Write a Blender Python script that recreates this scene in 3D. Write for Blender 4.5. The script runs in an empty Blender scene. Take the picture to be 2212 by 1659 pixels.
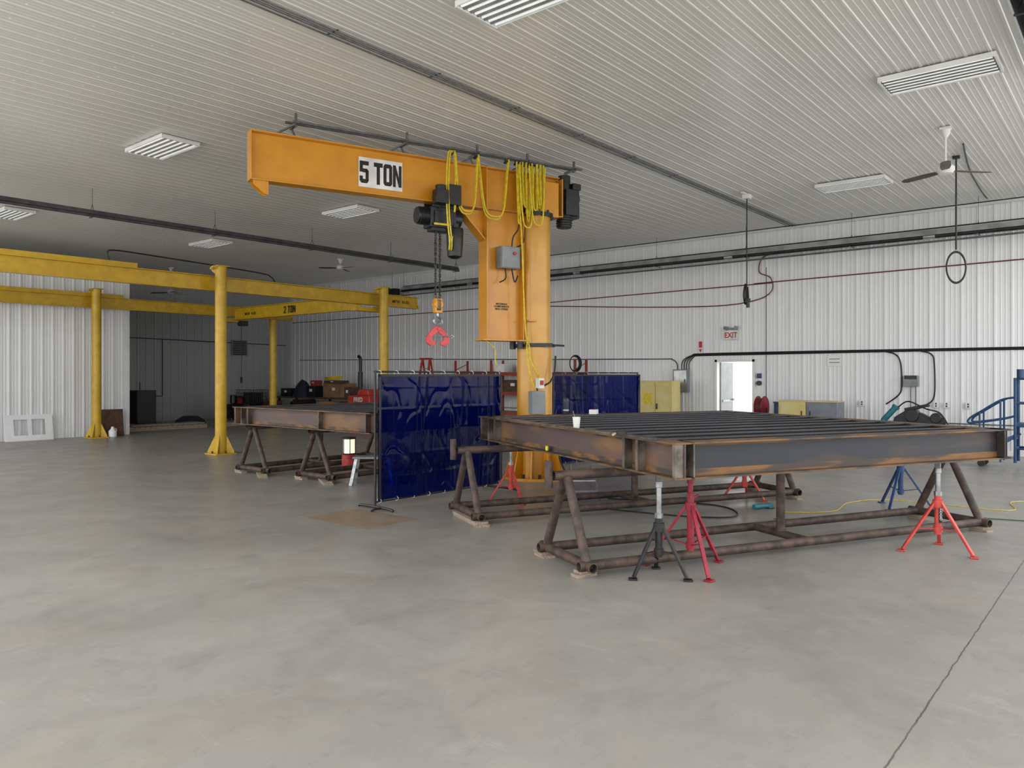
import bpy, bmesh, math, random
from mathutils import Vector, Matrix, Euler, noise
random.seed(4)
sc=bpy.context.scene
COL=sc.collection
pi=math.pi
# ---------------------------------------------------------------- materials
def lin(c):
    out=[]
    for v in c:
        v/=255.0
        out.append(v/12.92 if v<=.04045 else ((v+.055)/1.055)**2.4)
    return tuple(out)+(1,)
def mat(name,c1,c2=None,scale=6,rough=.5,metal=0,bump=0,lo=.4,hi=.62,emit=0,coat=0,detail=5,stretch=None,trans=0):
    m=bpy.data.materials.new(name); m.use_nodes=True
    nt=m.node_tree; bs=nt.nodes['Principled BSDF']
    bs.inputs['Roughness'].default_value=rough
    bs.inputs['Metallic'].default_value=metal
    bs.inputs['Coat Weight'].default_value=coat
    if c2 is None: c2=tuple(v*.86 for v in c1)
    tc=nt.nodes.new('ShaderNodeTexCoord'); mp=nt.nodes.new('ShaderNodeMapping')
    if stretch: mp.inputs['Scale'].default_value=stretch
    nz=nt.nodes.new('ShaderNodeTexNoise'); nz.inputs['Scale'].default_value=scale; nz.inputs['Detail'].default_value=detail
    cr=nt.nodes.new('ShaderNodeValToRGB')
    cr.color_ramp.elements[0].position=lo; cr.color_ramp.elements[1].position=hi
    cr.color_ramp.elements[0].color=lin(c1); cr.color_ramp.elements[1].color=lin(c2)
    L=nt.links.new
    L(tc.outputs['Object'],mp.inputs['Vector']); L(mp.outputs['Vector'],nz.inputs['Vector'])
    L(nz.outputs['Fac'],cr.inputs['Fac']); L(cr.outputs['Color'],bs.inputs['Base Color'])
    if bump:
        bp=nt.nodes.new('ShaderNodeBump'); bp.inputs['Strength'].default_value=bump; bp.inputs['Distance'].default_value=.01
        L(nz.outputs['Fac'],bp.inputs['Height']); L(bp.outputs['Normal'],bs.inputs['Normal'])
    if emit:
        L(cr.outputs['Color'],bs.inputs['Emission Color']); bs.inputs['Emission Strength'].default_value=emit
    if trans: bs.inputs['Transmission Weight'].default_value=trans
    return m
M={}
M['orange']=mat('crane_orange_paint',(204,140,26),(195,131,24),3,.33,0,0,coat=.25)
M['orange2']=mat('pillar_orange_paint',(206,152,50),(194,139,40),2,.33,coat=.25)
M['yellow']=mat('gantry_yellow_paint',(200,163,34),(186,149,30),5,.42,coat=.1)
M['cable_yellow']=mat('yellow_cable_jacket',(220,196,34),None,20,.45)
M['black']=mat('black_paint',(17,18,20),(27,28,31),15,.4)
M['dark']=mat('dark_grey_metal',(46,47,50),(34,34,38),12,.4,.3)
M['conduit']=mat('grey_conduit',(108,110,112),(88,90,92),12,.4,.4)
M['steel']=mat('galvanized_steel',(160,163,165),(130,133,136),14,.35,.8)
M['chain']=mat('dark_zinc_chain',(84,82,78),(56,55,54),14,.4,.5)
M['alum']=mat('aluminium',(186,188,190),(161,163,166),10,.35,.7)
M['greyp']=mat('grey_enamel',(130,136,138),(118,124,126),5,.45)
M['white']=mat('white_enamel',(226,227,226),(216,217,216),3,.45)
M['slot']=mat('shaded_reflector_metal',(146,148,148),(124,126,126),5,.35,.5)
M['tube']=mat('fluorescent_tube_glass',(245,246,244),(236,238,238),3,.3,emit=.35)
M['rust']=mat('rusty_pipe',(88,71,63),(56,48,45),9,.62,.25,.3)
M['web']=mat('mill_scale_steel',(45,47,53),(80,64,50),4.5,.48,.3,.1,.56,.86,stretch=(.3,1,2),detail=8)
M['rustband']=mat('rust_streak_steel',(120,84,46),(66,57,53),5,.6,.15,.1,.42,.56,stretch=(.35,1,3),detail=8)
M['flange']=mat('rusty_flange_steel',(112,84,52),(62,59,59),5,.55,.25,.1,.42,.56,stretch=(.6,1,1),detail=8)
M['primer']=mat('rust_stained_mill_steel',(84,68,67),(122,90,58),3.0,.55,.15,.1,.46,.7,stretch=(1,.45,1.3),detail=8)
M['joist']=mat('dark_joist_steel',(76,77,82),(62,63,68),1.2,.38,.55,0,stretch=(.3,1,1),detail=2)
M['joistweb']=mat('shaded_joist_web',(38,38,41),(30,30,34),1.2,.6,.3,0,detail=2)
M['weld']=mat('ground_weld_steel',(122,114,106),(66,58,52),5,.45,.3,lo=.35,hi=.6)
M['red']=mat('red_paint',(196,68,58),(168,52,48),9,.45)
M['crimson']=mat('crimson_paint',(150,26,48),(122,20,38),9,.45)
M['pinkred']=mat('clamp_red_paint',(216,70,74),(200,58,62),9,.4)
M['blue']=mat('blue_paint',(36,64,112),(28,52,94),9,.45)
M['blue2']=mat('platform_blue_paint',(30,70,112),(22,56,94),6,.45)
M['wood']=mat('weathered_timber',(156,142,126),(124,108,92),8,.8,0,.2,stretch=(1,8,8))
M['card']=mat('cardboard',(150,116,84),(132,100,72),5,.8)
M['darkcard']=mat('brown_board',(92,68,52),(74,54,42),8,.8)
M['saf']=mat('faded_safety_yellow',(202,184,112),(208,196,140),3,.5)
M['wpaper']=mat('white_board',(230,230,232),(222,222,226),3,.6)
M['sign_white']=mat('sign_white',(232,232,230),None,3,.4)
M['sign_black']=mat('letter_black',(10,10,11),None,3,.5)
M['sign_red']=mat('letter_red',(190,40,44),None,3,.5)
M['rubber']=mat('black_rubber_hose',(18,18,20),(30,30,32),20,.5)
M['redhose']=mat('dark_red_hose',(112,48,52),(92,40,44),20,.5)
M['teal']=mat('teal_paint',(42,120,130),(34,100,110),8,.45)
M['tarp']=mat('dark_blue_tarp',(34,46,64),(24,32,46),6,.6,0,.4)
M['navy']=mat('navy_hem_webbing',(6,8,26),(5,6,20),6,.5)
M['brown']=mat('brown_fan_blade',(84,74,68),(70,62,56),6,.5)
M['greyblue']=mat('grey_blue_cabinet',(122,130,140),(108,116,126),4,.5)
M['glow']=mat('glowing_lamp_glass',(255,238,204),(255,244,222),3,.4,emit=1.0)
M['green']=mat('dark_green_cord',(38,84,70),None,20,.5)
M['paper']=mat('paper_cup',(240,238,235),None,3,.6)
M['orangered']=mat('rack_orange_red',(160,64,44),(136,52,38),6,.5)
M['alu_foil']=mat('heater_reflector_metal',(176,176,176),(140,140,140),2.5,.45,.2)
M['heater_dark']=mat('heater_dark_steel',(92,92,94),(74,74,76),6,.45,.2)
M['bounce_ground']=mat('pale_bounce_ground',(214,210,202),(200,196,188),3,.9)  # kept pale so the added outdoor ground reflects light up to the ceiling

def m_panel(name,c1,c2,dots=False,rough=.4,coat=.25):
    m=mat(name,c1,c2,.35,rough,lo=.35,hi=.7,coat=coat)
    nt=m.node_tree; L=nt.links.new; bs=nt.nodes['Principled BSDF']
    bs.inputs['Coat Roughness'].default_value=.22
    if dots:
        src=[n for n in nt.nodes if n.type=='VALTORGB'][0]
        tc=[n for n in nt.nodes if n.type=='TEX_COORD'][0]
        sp=nt.nodes.new('ShaderNodeSeparateXYZ'); L(tc.outputs['Object'],sp.inputs[0])
        def M2(op,a,b=None):
            n=nt.nodes.new('ShaderNodeMath'); n.operation=op
            for i,v in enumerate((a,b)):
                if v is None: continue
                if isinstance(v,(int,float)): n.inputs[i].default_value=v
                else: L(v,n.inputs[i])
            return n.outputs[0]
        fx=M2('MULTIPLY',M2('SUBTRACT',M2('FRACT',M2('DIVIDE',sp.outputs[0],.61)),.5),.61)
        fy=M2('MULTIPLY',M2('SUBTRACT',M2('FRACT',M2('DIVIDE',M2('ADD',sp.outputs[1],7.03),.46)),.5),.46)
        r=M2('SQRT',M2('ADD',M2('MULTIPLY',fx,fx),M2('MULTIPLY',fy,fy)))
        k=M2('LESS_THAN',r,.013)
        mx=nt.nodes.new('ShaderNodeMix'); mx.data_type='RGBA'
        L(k,mx.inputs[0]); L(src.outputs[0],mx.inputs[6]); mx.inputs[7].default_value=(1,1,1,1)
        L(mx.outputs[2],bs.inputs['Base Color'])
    return m
M['ceil']=m_panel('ribbed_ceiling_steel',(220,219,214),(208,208,204),True,.32,.5)
M['wall']=m_panel('ribbed_wall_steel',(228,230,232),(218,220,223),False,.36)
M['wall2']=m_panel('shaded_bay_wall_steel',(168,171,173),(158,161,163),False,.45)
M['trim']=mat('white_trim_steel',(224,225,224),(214,215,214),2,.45)

def m_floor():
    m=bpy.data.materials.new('concrete_floor'); m.use_nodes=True
    nt=m.node_tree; bs=nt.nodes['Principled BSDF']; L=nt.links.new
    tc=nt.nodes.new('ShaderNodeTexCoord')
    def nz(scale,detail,rough=.6,dist=0,st=None):
        n=nt.nodes.new('ShaderNodeTexNoise'); n.inputs['Scale'].default_value=scale; n.inputs['Detail'].default_value=detail
        n.inputs['Roughness'].default_value=rough; n.inputs['Distortion'].default_value=dist
        if st:
            mp=nt.nodes.new('ShaderNodeMapping'); mp.inputs['Scale'].default_value=st[:3]; mp.inputs['Rotation'].default_value=(0,0,st[3])
            L(tc.outputs['Object'],mp.inputs['Vector']); L(mp.outputs['Vector'],n.inputs['Vector'])
        else: L(tc.outputs['Object'],n.inputs['Vector'])
        return n.outputs['Fac']
    def ramp(f,a,b,ca,cb):
        r=nt.nodes.new('ShaderNodeValToRGB'); r.color_ramp.elements[0].position=a; r.color_ramp.elements[1].position=b
        r.color_ramp.elements[0].color=ca; r.color_ramp.elements[1].color=cb; L(f,r.inputs['Fac']); return r.outputs[0]
    def mix(f,a,b,bt='MIX'):
        x=nt.nodes.new('ShaderNodeMix'); x.data_type='RGBA'; x.blend_type=bt
        if isinstance(f,float): x.inputs[0].default_value=f
        else: L(f,x.inputs[0])
        for i,v in ((6,a),(7,b)):
            if isinstance(v,tuple): x.inputs[i].default_value=v
            else: L(v,x.inputs[i])
        return x.outputs[2]
    def M2(op,a,b=None):
        n=nt.nodes.new('ShaderNodeMath'); n.operation=op
        for i,v in enumerate((a,b)):
            if v is None: continue
            if isinstance(v,(int,float)): n.inputs[i].default_value=v
            else: L(v,n.inputs[i])
        return n.outputs[0]
    g=lambda v:(v,v,v,1)
    base=ramp(nz(.5,6,.6,.5),.3,.7,lin((130,127,122)),lin((149,146,140)))
    c=mix(ramp(nz(1.4,8,.72,.8),.46,.70,g(0),g(.6)),base,lin((119,116,112)))
    c=mix(ramp(nz(.9,6,.65,1.2),.53,.72,g(0),g(.5)),c,lin((146,136,119)))
    c=mix(ramp(nz(2.8,9,.78,.6),.56,.74,g(0),g(.35)),c,lin((166,163,156)))
    c=mix(ramp(nz(2.0,8,.7,.4,(1,7,1,.7)),.58,.72,g(0),g(.35)),c,lin((110,108,104)))
    c=mix(ramp(nz(2.4,8,.7,.4,(6,1,1,.35)),.60,.74,g(0),g(.3)),c,lin((170,167,160)))
    c=mix(ramp(nz(34,5,.7),.60,.78,g(0),g(.35)),c,lin((172,169,163)))
    c=mix(ramp(nz(6,10,.8,.6),.57,.72,g(0),g(.5)),c,lin((98,95,91)))
    c=mix(ramp(nz(60,3,.6),.69,.77,g(0),g(.55)),c,lin((80,78,74)))
    sp=nt.nodes.new('ShaderNodeSeparateXYZ'); L(tc.outputs['Object'],sp.inputs[0])
    wob=M2('MULTIPLY',M2('SUBTRACT',nz(7,4),.5),.03)
    dy=M2('ABSOLUTE',M2('SUBTRACT',M2('ADD',sp.outputs[1],wob),.85))
    joint=M2('MULTIPLY',M2('LESS_THAN',dy,.0045),M2('ADD',M2('MULTIPLY',nz(9,3),.9),.3))
    c=mix(joint,c,lin((66,64,62)))
    ex=M2('LESS_THAN',M2('ABSOLUTE',M2('SUBTRACT',sp.outputs[0],5.72)),.38)
    ey=M2('LESS_THAN',M2('ABSOLUTE',M2('SUBTRACT',sp.outputs[1],6.98)),.55)
    k=M2('MULTIPLY',M2('MULTIPLY',ex,ey),ramp(nz(3.5,7,.7),.3,.6,g(.25),g(.8)))
    c=mix(k,c,lin((136,110,80)))
    L(c,bs.inputs['Base Color'])
    rr=ramp(nz(2.2,5),.3,.7,g(.28),g(.46)); L(rr,bs.inputs['Roughness'])
    bp=nt.nodes.new('ShaderNodeBump'); bp.inputs['Strength'].default_value=.08; bp.inputs['Distance'].default_value=.01
    L(nz(14,8,.7),bp.inputs['Height']); L(bp.outputs['Normal'],bs.inputs['Normal'])
    return m
M['floor']=m_floor()
def m_vinyl():
    m=bpy.data.materials.new('blue_weld_curtain_vinyl'); m.use_nodes=True
    nt=m.node_tree; bs=nt.nodes['Principled BSDF']; L=nt.links.new
    out=[n for n in nt.nodes if n.type=='OUTPUT_MATERIAL'][0]
    tc=nt.nodes.new('ShaderNodeTexCoord'); n=nt.nodes.new('ShaderNodeTexNoise'); n.inputs['Scale'].default_value=2.5
    L(tc.outputs['Object'],n.inputs['Vector'])
    r=nt.nodes.new('ShaderNodeValToRGB'); r.color_ramp.elements[0].color=(.0003,.0012,.022,1); r.color_ramp.elements[1].color=(.0006,.003,.055,1)
    L(n.outputs['Fac'],r.inputs['Fac']); L(r.outputs[0],bs.inputs['Base Color'])
    bs.inputs['Roughness'].default_value=.08; bs.inputs['Specular IOR Level'].default_value=.15
    tr=nt.nodes.new('ShaderNodeBsdfTransparent'); tr.inputs[0].default_value=(.0,.024,.6,1)
    mx=nt.nodes.new('ShaderNodeMixShader'); mx.inputs[0].default_value=.17
    L(bs.outputs[0],mx.inputs[1]); L(tr.outputs[0],mx.inputs[2]); L(mx.outputs[0],out.inputs['Surface'])
    return m
M['vinyl']=m_vinyl()

# ---------------------------------------------------------------- mesh builder
def smooth(pts,n=6,closed=False):
    pts=[Vector(p) for p in pts]; out=[]; N=len(pts)
    rng=range(N if closed else N-1)
    for i in rng:
        if closed: p0,p1,p2,p3=pts[i-1],pts[i],pts[(i+1)%N],pts[(i+2)%N]
        else:
            p1,p2=pts[i],pts[i+1]; p0=pts[i-1] if i>0 else p1; p3=pts[i+2] if i+2<N else p2
        for k in range(n):
            t=k/n
            out.append(.5*((2*p1)+(p2-p0)*t+(2*p0-5*p1+4*p2-p3)*t*t+(3*p1-p0-3*p2+p3)*t**3))
    if not closed: out.append(pts[-1])
    return out
class B:
    def __init__(s): s.bm=bmesh.new(); s.mi=0
    def m(s,i): s.mi=i; return s
    def _f(s,vs):
        try:
            f=s.bm.faces.new(vs); f.material_index=s.mi; return f
        except ValueError: return None
    def box(s,c,size,rot=None):
        c=Vector(c); h=Vector(size)*.5; R=rot if rot else Matrix.Identity(3)
        if isinstance(R,Euler): R=R.to_matrix()
        vs=[s.bm.verts.new(c+R@Vector((x*h.x,y*h.y,z*h.z))) for x in(-1,1) for y in(-1,1) for z in(-1,1)]
        for q in((0,1,3,2),(4,6,7,5),(0,4,5,1),(2,3,7,6),(0,2,6,4),(1,5,7,3)): s._f([vs[i] for i in q])
        return s
    def bar(s,p,q,w,h,up=(0,0,1)):
        p=Vector(p);q=Vector(q); d=(q-p); L=d.length; d.normalize(); up=Vector(up)
        if abs(d.dot(up))>.98*up.length: up=Vector((1,0,0))
        y=up.cross(d).normalized(); z=d.cross(y)
        return s.box((p+q)/2,(L,w,h),Matrix((d,y,z)).transposed())
    def ring(s,c,x,y,r,seg):
        return [s.bm.verts.new(c+x*(r*math.cos(2*pi*i/seg))+y*(r*math.sin(2*pi*i/seg))) for i in range(seg)]
    def cyl(s,p,q,r,r2=None,seg=20,caps=True):
        p=Vector(p);q=Vector(q); d=(q-p).normalized(); r2=r if r2 is None else r2
        a=Vector((1,0,0)) if abs(d.x)<.9 else Vector((0,1,0))
        x=d.cross(a).normalized(); y=d.cross(x)
        A=s.ring(p,x,y,r,seg); C=s.ring(q,x,y,r2,seg)
        for i in range(seg):
            j=(i+1)%seg; s._f([A[i],A[j],C[j],C[i]])
        if caps: s._f(A[::-1]); s._f(C)
        return s
    def pipe(s,p,q,r,t=.006,seg=18):
        p=Vector(p);q=Vector(q); d=(q-p).normalized()
        a=Vector((1,0,0)) if abs(d.x)<.9 else Vector((0,1,0))
        x=d.cross(a).normalized(); y=d.cross(x)
        R=[s.ring(p,x,y,r,seg),s.ring(q,x,y,r,seg),s.ring(q,x,y,r-t,seg),s.ring(p,x,y,r-t,seg)]
        for k in range(4):
            A=R[k];C=R[(k+1)%4]
            for i in range(seg):
                j=(i+1)%seg; s._f([A[i],A[j],C[j],C[i]])
        return s
    def tube(s,pts,r,seg=8,closed=False):
        pts=[Vector(p) for p in pts]; n=len(pts); prev=None; rings=[]
        for i in range(n):
            if closed: t=pts[(i+1)%n]-pts[i-1]
            else: t=pts[min(i+1,n-1)]-pts[max(i-1,0)]
            if t.length<1e-7: t=Vector((0,0,1))
            t.normalize()
            if prev is None:
                a=Vector((0,0,1)) if abs(t.z)<.9 else Vector((1,0,0)); x=t.cross(a).normalized()
            else:
                x=prev-t*prev.dot(t)
                if x.length<1e-6: x=t.cross(Vector((0,0,1)))
                x.normalize()
            prev=x; rings.append(s.ring(pts[i],x,t.cross(x),r,seg))
        for i in range(n if closed else n-1):
            A=rings[i];C=rings[(i+1)%n]
            for k in range(seg):
                j=(k+1)%seg; s._f([A[k],A[j],C[j],C[k]])
        if not closed: s._f(rings[0][::-1]); s._f(rings[-1])
        return s
    def lathe(s,prof,c=(0,0,0),seg=24,axis=None):
        c=Vector(c); R=axis if axis else Matrix.Identity(3); rs=[]
        for r,z in prof:
            rs.append([s.bm.verts.new(c+R@Vector((max(r,.0005)*math.cos(2*pi*i/seg),max(r,.0005)*math.sin(2*pi*i/seg),z))) for i in range(seg)])
        for a in range(len(rs)-1):
            for i in range(seg):
                j=(i+1)%seg; s._f([rs[a][i],rs[a][j],rs[a+1][j],rs[a+1][i]])
        s._f(rs[0][::-1]); s._f(rs[-1]); return s
    def prism(s,poly,o,ux,uy,depth):
        o=Vector(o);ux=Vector(ux);uy=Vector(uy);n=ux.cross(uy).normalized()*depth/2
        A=[s.bm.verts.new(o+ux*a+uy*b-n) for a,b in poly]; C=[s.bm.verts.new(o+ux*a+uy*b+n) for a,b in poly]
        s._f(A[::-1]); s._f(C)
        for i in range(len(A)):
            j=(i+1)%len(A); s._f([A[i],A[j],C[j],C[i]])
        return s
    def ibeam(s,a,b,depth,width,tf,tw):
        a=Vector(a);b=Vector(b); u=Vector((0,0,1))
        s.bar(a+u*tf/2,b+u*tf/2,width,tf); s.bar(a+u*(depth-tf/2),b+u*(depth-tf/2),width,tf)
        s.bar(a+u*depth/2,b+u*depth/2,tw,depth-2*tf); return s
    def done(s,name,parent=None,mats=None,bevel=0,loc=None,rz=0,label=None,cat=None,group=None,kind=None,ang=35):
        me=bpy.data.meshes.new(name)
        bmesh.ops.recalc_face_normals(s.bm,faces=s.bm.faces)
        s.bm.to_mesh(me); s.bm.free()
        me.polygons.foreach_set('use_smooth',[True]*len(me.polygons))
        me.set_sharp_from_angle(angle=math.radians(ang))
        if not isinstance(mats,(list,tuple)): mats=[mats]
        for k in mats: me.materials.append(M[k] if isinstance(k,str) else k)
        o=bpy.data.objects.new(name,me); COL.objects.link(o)
        if parent: o.parent=parent
        if loc is not None: o.location=loc
        o.rotation_euler=(0,0,rz)
        if bevel:
            bv=o.modifiers.new('bevel','BEVEL'); bv.width=bevel; bv.segments=2; bv.limit_method='ANGLE'; bv.angle_limit=math.radians(50)
        meta(o,label,cat,group,kind); return o
def meta(o,label=None,cat=None,group=None,kind=None):
    if label: o['label']=label
    if cat: o['category']=cat
    if group: o['group']=group
    if kind: o['kind']=kind
def thing(name,label,cat,loc,rz=0,group=None):
    e=bpy.data.objects.new(name,None); COL.objects.link(e); e.empty_display_size=.2
    e.location=loc; e.rotation_euler=(0,0,rz); meta(e,label,cat,group); return e
def dup(root,loc,rz,label=None):
    n=root.copy(); COL.objects.link(n); n.location=loc; n.rotation_euler=(0,0,rz)
    if label: n['label']=label
    def rec(a,b):
        for c in list(a.children):
            cc=c.copy(); COL.objects.link(cc); cc.parent=b; rec(c,cc)
    rec(root,n); return n
def text(body,name,parent,m,loc,rot,size,ext=.002,off=0,sx=1,label=None):
    cu=bpy.data.curves.new(name,'FONT'); cu.body=body; cu.size=size; cu.extrude=ext; cu.offset=off
    cu.align_x='CENTER'; cu.align_y='CENTER'
    t=bpy.data.objects.new('tmp',cu); COL.objects.link(t)
    dg=bpy.context.evaluated_depsgraph_get(); me=bpy.data.meshes.new_from_object(t.evaluated_get(dg))
    bpy.data.objects.remove(t); me.name=name
    xs=[v.co.x for v in me.vertices]; ys=[v.co.y for v in me.vertices]; cx=(min(xs)+max(xs))/2; cy=(min(ys)+max(ys))/2
    for v in me.vertices: v.co.x-=cx; v.co.y-=cy
    me.materials.clear(); me.materials.append(M[m])
    o=bpy.data.objects.new(name,me); COL.objects.link(o); o.parent=parent; o.location=loc; o.rotation_euler=rot; o.scale=(sx,1,1)
    if label: o['label']=label
    return o
# heavy chamfered block lettering (unit cell 0..1 x 0..1.7)
G={'5':[[(0,.85),(.34,.85),(.34,1.7),(0,1.7)],[(.34,1.38),(1,1.38),(1,1.7),(.34,1.7)],[(.34,.82),(.82,.82),(.82,1.12),(.34,1.12)],[(.66,.18),(1,.18),(1,.95),(.82,1.12),(.66,1.0)],[(.18,0),(.82,0),(1,.18),(.7,.31),(.3,.31),(0,.18)],[(0,.18),(.34,.31),(.34,.54),(0,.54)]],
'2':[[(0,1.15),(.3,1.15),(.3,1.42),(0,1.52)],[(0,1.52),(.3,1.42),(.7,1.42),(1,1.52),(.82,1.7),(.18,1.7)],[(.7,1.0),(1,1.0),(1,1.52),(.7,1.42)],[(0,.3),(.36,.3),(1,1.0),(.7,1.05)],[(0,0),(1,0),(1,.3),(0,.3)]],
'T':[[(0,1.37),(1,1.37),(1,1.7),(0,1.7)],[(.32,0),(.68,0),(.68,1.4),(.32,1.4)]],
'O':[[(0,.18),(.34,.31),(.34,1.39),(0,1.52)],[(.66,.31),(1,.18),(1,1.52),(.66,1.39)],[(.18,0),(.82,0),(1,.18),(.66,.31),(.34,.31),(0,.18)],[(0,1.52),(.34,1.39),(.66,1.39),(1,1.52),(.82,1.7),(.18,1.7)]],
'N':[[(0,0),(.31,0),(.31,1.7),(0,1.7)],[(.69,0),(1,0),(1,1.7),(.69,1.7)],[(.31,1.7),(.31,1.0),(.69,0),(.69,.7)]]}
def block_text(s,parent,m,c,ux,h,depth=.004,gap=.18,asp=1.0,name='lettering'):
    k=h/1.7; w=[(.4 if ch==' ' else 1) for ch in s]; tot=sum(w)+gap*(len(s)-1)
    x=-tot/2; b=B(); ux=Vector(ux); uz=Vector((0,0,1)); o=Vector(c)-uz*h/2
    for ch,wi in zip(s,w):
        if ch!=' ':
            for poly in G[ch]: b.prism([((x+a)*k*asp,z*k) for a,z in poly],o,ux,uz,depth)
        x+=wi+gap
    return b.done(name,parent,m)

# ---------------------------------------------------------------- camera (level phone camera, eye height 1.65 m)
cam=bpy.data.cameras.new('camera'); co=bpy.data.objects.new('camera',cam); COL.objects.link(co)
cam.sensor_width=36; cam.lens=27.02; cam.shift_y=-.0088; cam.clip_end=300
co.location=(0,0,1.65); co.rotation_euler=(pi/2,0,math.radians(-50.4)); sc.camera=co

# ---------------------------------------------------------------- room shell
XW=18.56; ZC=5.25; YL=21.9; XL=9.66; YR=27.16; ZB_=4.45; X0=1.0; Y0=-1.2
def ribs(b,o,u,v,n,lu,lv,per=.3,h=.02,mk=.3):
    o=Vector(o);u=Vector(u);v=Vector(v);n=Vector(n)
    pr=[(0,0),(.012,h),(.045,h),(.057,0),(.125,0),(.132,mk*h),(.147,mk*h),(.154,0),(.21,0),(.217,mk*h),(.232,mk*h),(.239,0)]
    pts=[];k=0
    while k*per<lv:
        for a,z in pr:
            if k*per+a*per/.3<lv: pts.append((k*per+a*per/.3,z))
        k+=1
    pts.append((lv,0))
    A=[b.bm.verts.new(o+v*a+n*z) for a,z in pts]; C=[b.bm.verts.new(o+v*a+n*z+u*lu) for a,z in pts]
    for i in range(len(A)-1): b._f([A[i],A[i+1],C[i+1],C[i]])
    return b
B().box((9.5,12.9,-.1),(20,30,.2)).done('floor',mats='floor',kind='structure',label='grey mottled concrete shop floor')
B().box((-20.3,5,-.11),(39.6,80,.2)).box((9.5,-16.1,-.11),(20,28,.2)).box((34.5,5,-.11),(30,80,.2)).done('ground',mats='bounce_ground',kind='structure',label='pale ground added outside the shop to bounce daylight onto the ceiling')  # outdoor ground added as a pale reflector that brightens ceiling and walls
b=ribs(B(),(X0,Y0,ZC),(1,0,0),(0,1,0),(0,0,-1),XW-X0,YR-Y0,per=.23,h=.009,mk=.4); b.done('ceiling',mats='ceil',kind='structure',ang=10)
D0,D1,DH=7.5,8.55,2.04
b=B()
ribs(b,(XW,Y0,0),(0,0,1),(0,1,0),(-1,0,0),ZC,D0-Y0)
ribs(b,(XW,D0,DH),(0,0,1),(0,1,0),(-1,0,0),ZC-DH,D1-D0)
ribs(b,(XW,D1,0),(0,0,1),(0,1,0),(-1,0,0),ZC,YR-D1)
b.done('wall_back',mats='wall',kind='structure',ang=10)
b=ribs(B(),(3.0,YL,0),(0,0,1),(1,0,0),(0,-1,0),ZB_,XL-3.0,per=.25,h=.03); b.done('wall_left',mats='wall',kind='structure',ang=10)
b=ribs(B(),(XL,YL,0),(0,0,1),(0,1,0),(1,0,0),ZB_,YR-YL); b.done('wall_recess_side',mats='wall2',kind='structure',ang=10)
B().box(((3+XL)/2,(YL+YR)/2+.02,ZB_+.01),(XL-3,YR-YL,.04)).done('trim_6',mats='trim',kind='structure')
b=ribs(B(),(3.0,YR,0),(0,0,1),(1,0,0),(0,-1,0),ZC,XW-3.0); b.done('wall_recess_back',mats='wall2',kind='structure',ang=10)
B().box((XL-.01,YL-.02,ZB_/2),(.1,.08,ZB_)).done('trim_2',mats='trim',kind='structure')
B().box((XW-.03,(Y0+YR)/2,ZC-.04),(.05,YR-Y0,.08)).done('trim_3',mats='trim',kind='structure')
B().box((XW-.012,(Y0+D0)/2,.05),(.02,D0-Y0,.1)).box((XW-.012,(D1+YR)/2,.05),(.02,YR-D1,.1)).done('baseboard_back',mats='trim',kind='structure')
b=B(); b.box((XW,D0+.03,DH/2),(.16,.06,DH)).box((XW,D1-.03,DH/2),(.16,.06,DH)).box((XW,(D0+D1)/2,DH-.03),(.16,D1-D0,.06))
b.done('trim_5',mats='white',kind='structure')
dr=thing('door_1','white steel exit door standing open to daylight','door',(XW+.09,D1-.07,0),math.radians(5)); dr['kind']='structure'
B().box((.48,0,1.0),(.94,.045,1.96)).done('door_leaf',dr,'greyp',.004)
B().cyl((.88,-.03,1),(.88,-.09,1),.025).cyl((.88,-.08,1),(.76,-.08,1),.012).done('handle',dr,'steel')
B().box((.48,-.03,.98),(.7,.02,.06)).done('push_bar',dr,'steel')

# world: bright overcast daylight entering through the open sides of the building
w=bpy.data.worlds.new('world'); sc.world=w; w.use_nodes=True
nt=w.node_tree; bg=nt.nodes['Background']
tc=nt.nodes.new('ShaderNodeTexCoord'); sp=nt.nodes.new('ShaderNodeSeparateXYZ'); cr=nt.nodes.new('ShaderNodeValToRGB')
nt.links.new(tc.outputs['Generated'],sp.inputs[0]); nt.links.new(sp.outputs[2],cr.inputs[0]); nt.links.new(cr.outputs[0],bg.inputs[0])
cr.color_ramp.elements[0].position=0; cr.color_ramp.elements[0].color=(1,.985,.96,1)
cr.color_ramp.elements[1].position=.6; cr.color_ramp.elements[1].color=(.95,.975,1,1)
bg.inputs[1].default_value=3.05
sc.view_settings.view_transform='Standard'; sc.view_settings.look='None'; sc.view_settings.exposure=0

# ---------------------------------------------------------------- jib crane
PX,PY=9.74,7.585; TH=math.atan2(.334,-.942)
cr_=thing('jib_crane','orange-yellow five ton freestanding pillar jib crane with festoon cables','crane',(PX,PY,0),TH)
b=B(); b.cyl((0,0,.03),(0,0,2.1),.283,seg=48); b.cyl((0,0,2.1),(0,0,4.2),.25,seg=48); b.done('pillar',cr_,'orange2')
B().cyl((0,0,0),(0,0,.04),.5,seg=40).done('base_plate',cr_,'orange')
for i in range(10):
    a=2*pi*i/10+.25; d=Vector((math.cos(a),math.sin(a),0))
    B().prism([(.27,.04),(.48,.04),(.48,.09),(.3,.8),(.27,.8)],(0,0,0),d,(0,0,1),.022).done('gusset',cr_,'orange')
for i in range(10):
    a=2*pi*(i+.5)/10+.25; B().cyl((.42*math.cos(a),.42*math.sin(a),.04),(.42*math.cos(a),.42*math.sin(a),.1),.024,seg=6).done('anchor_bolt',cr_,'dark')
b=B(); b.ibeam((-.42,0,4.2),(4.42,0,4.2),.65,.2,.018,.012)
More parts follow.
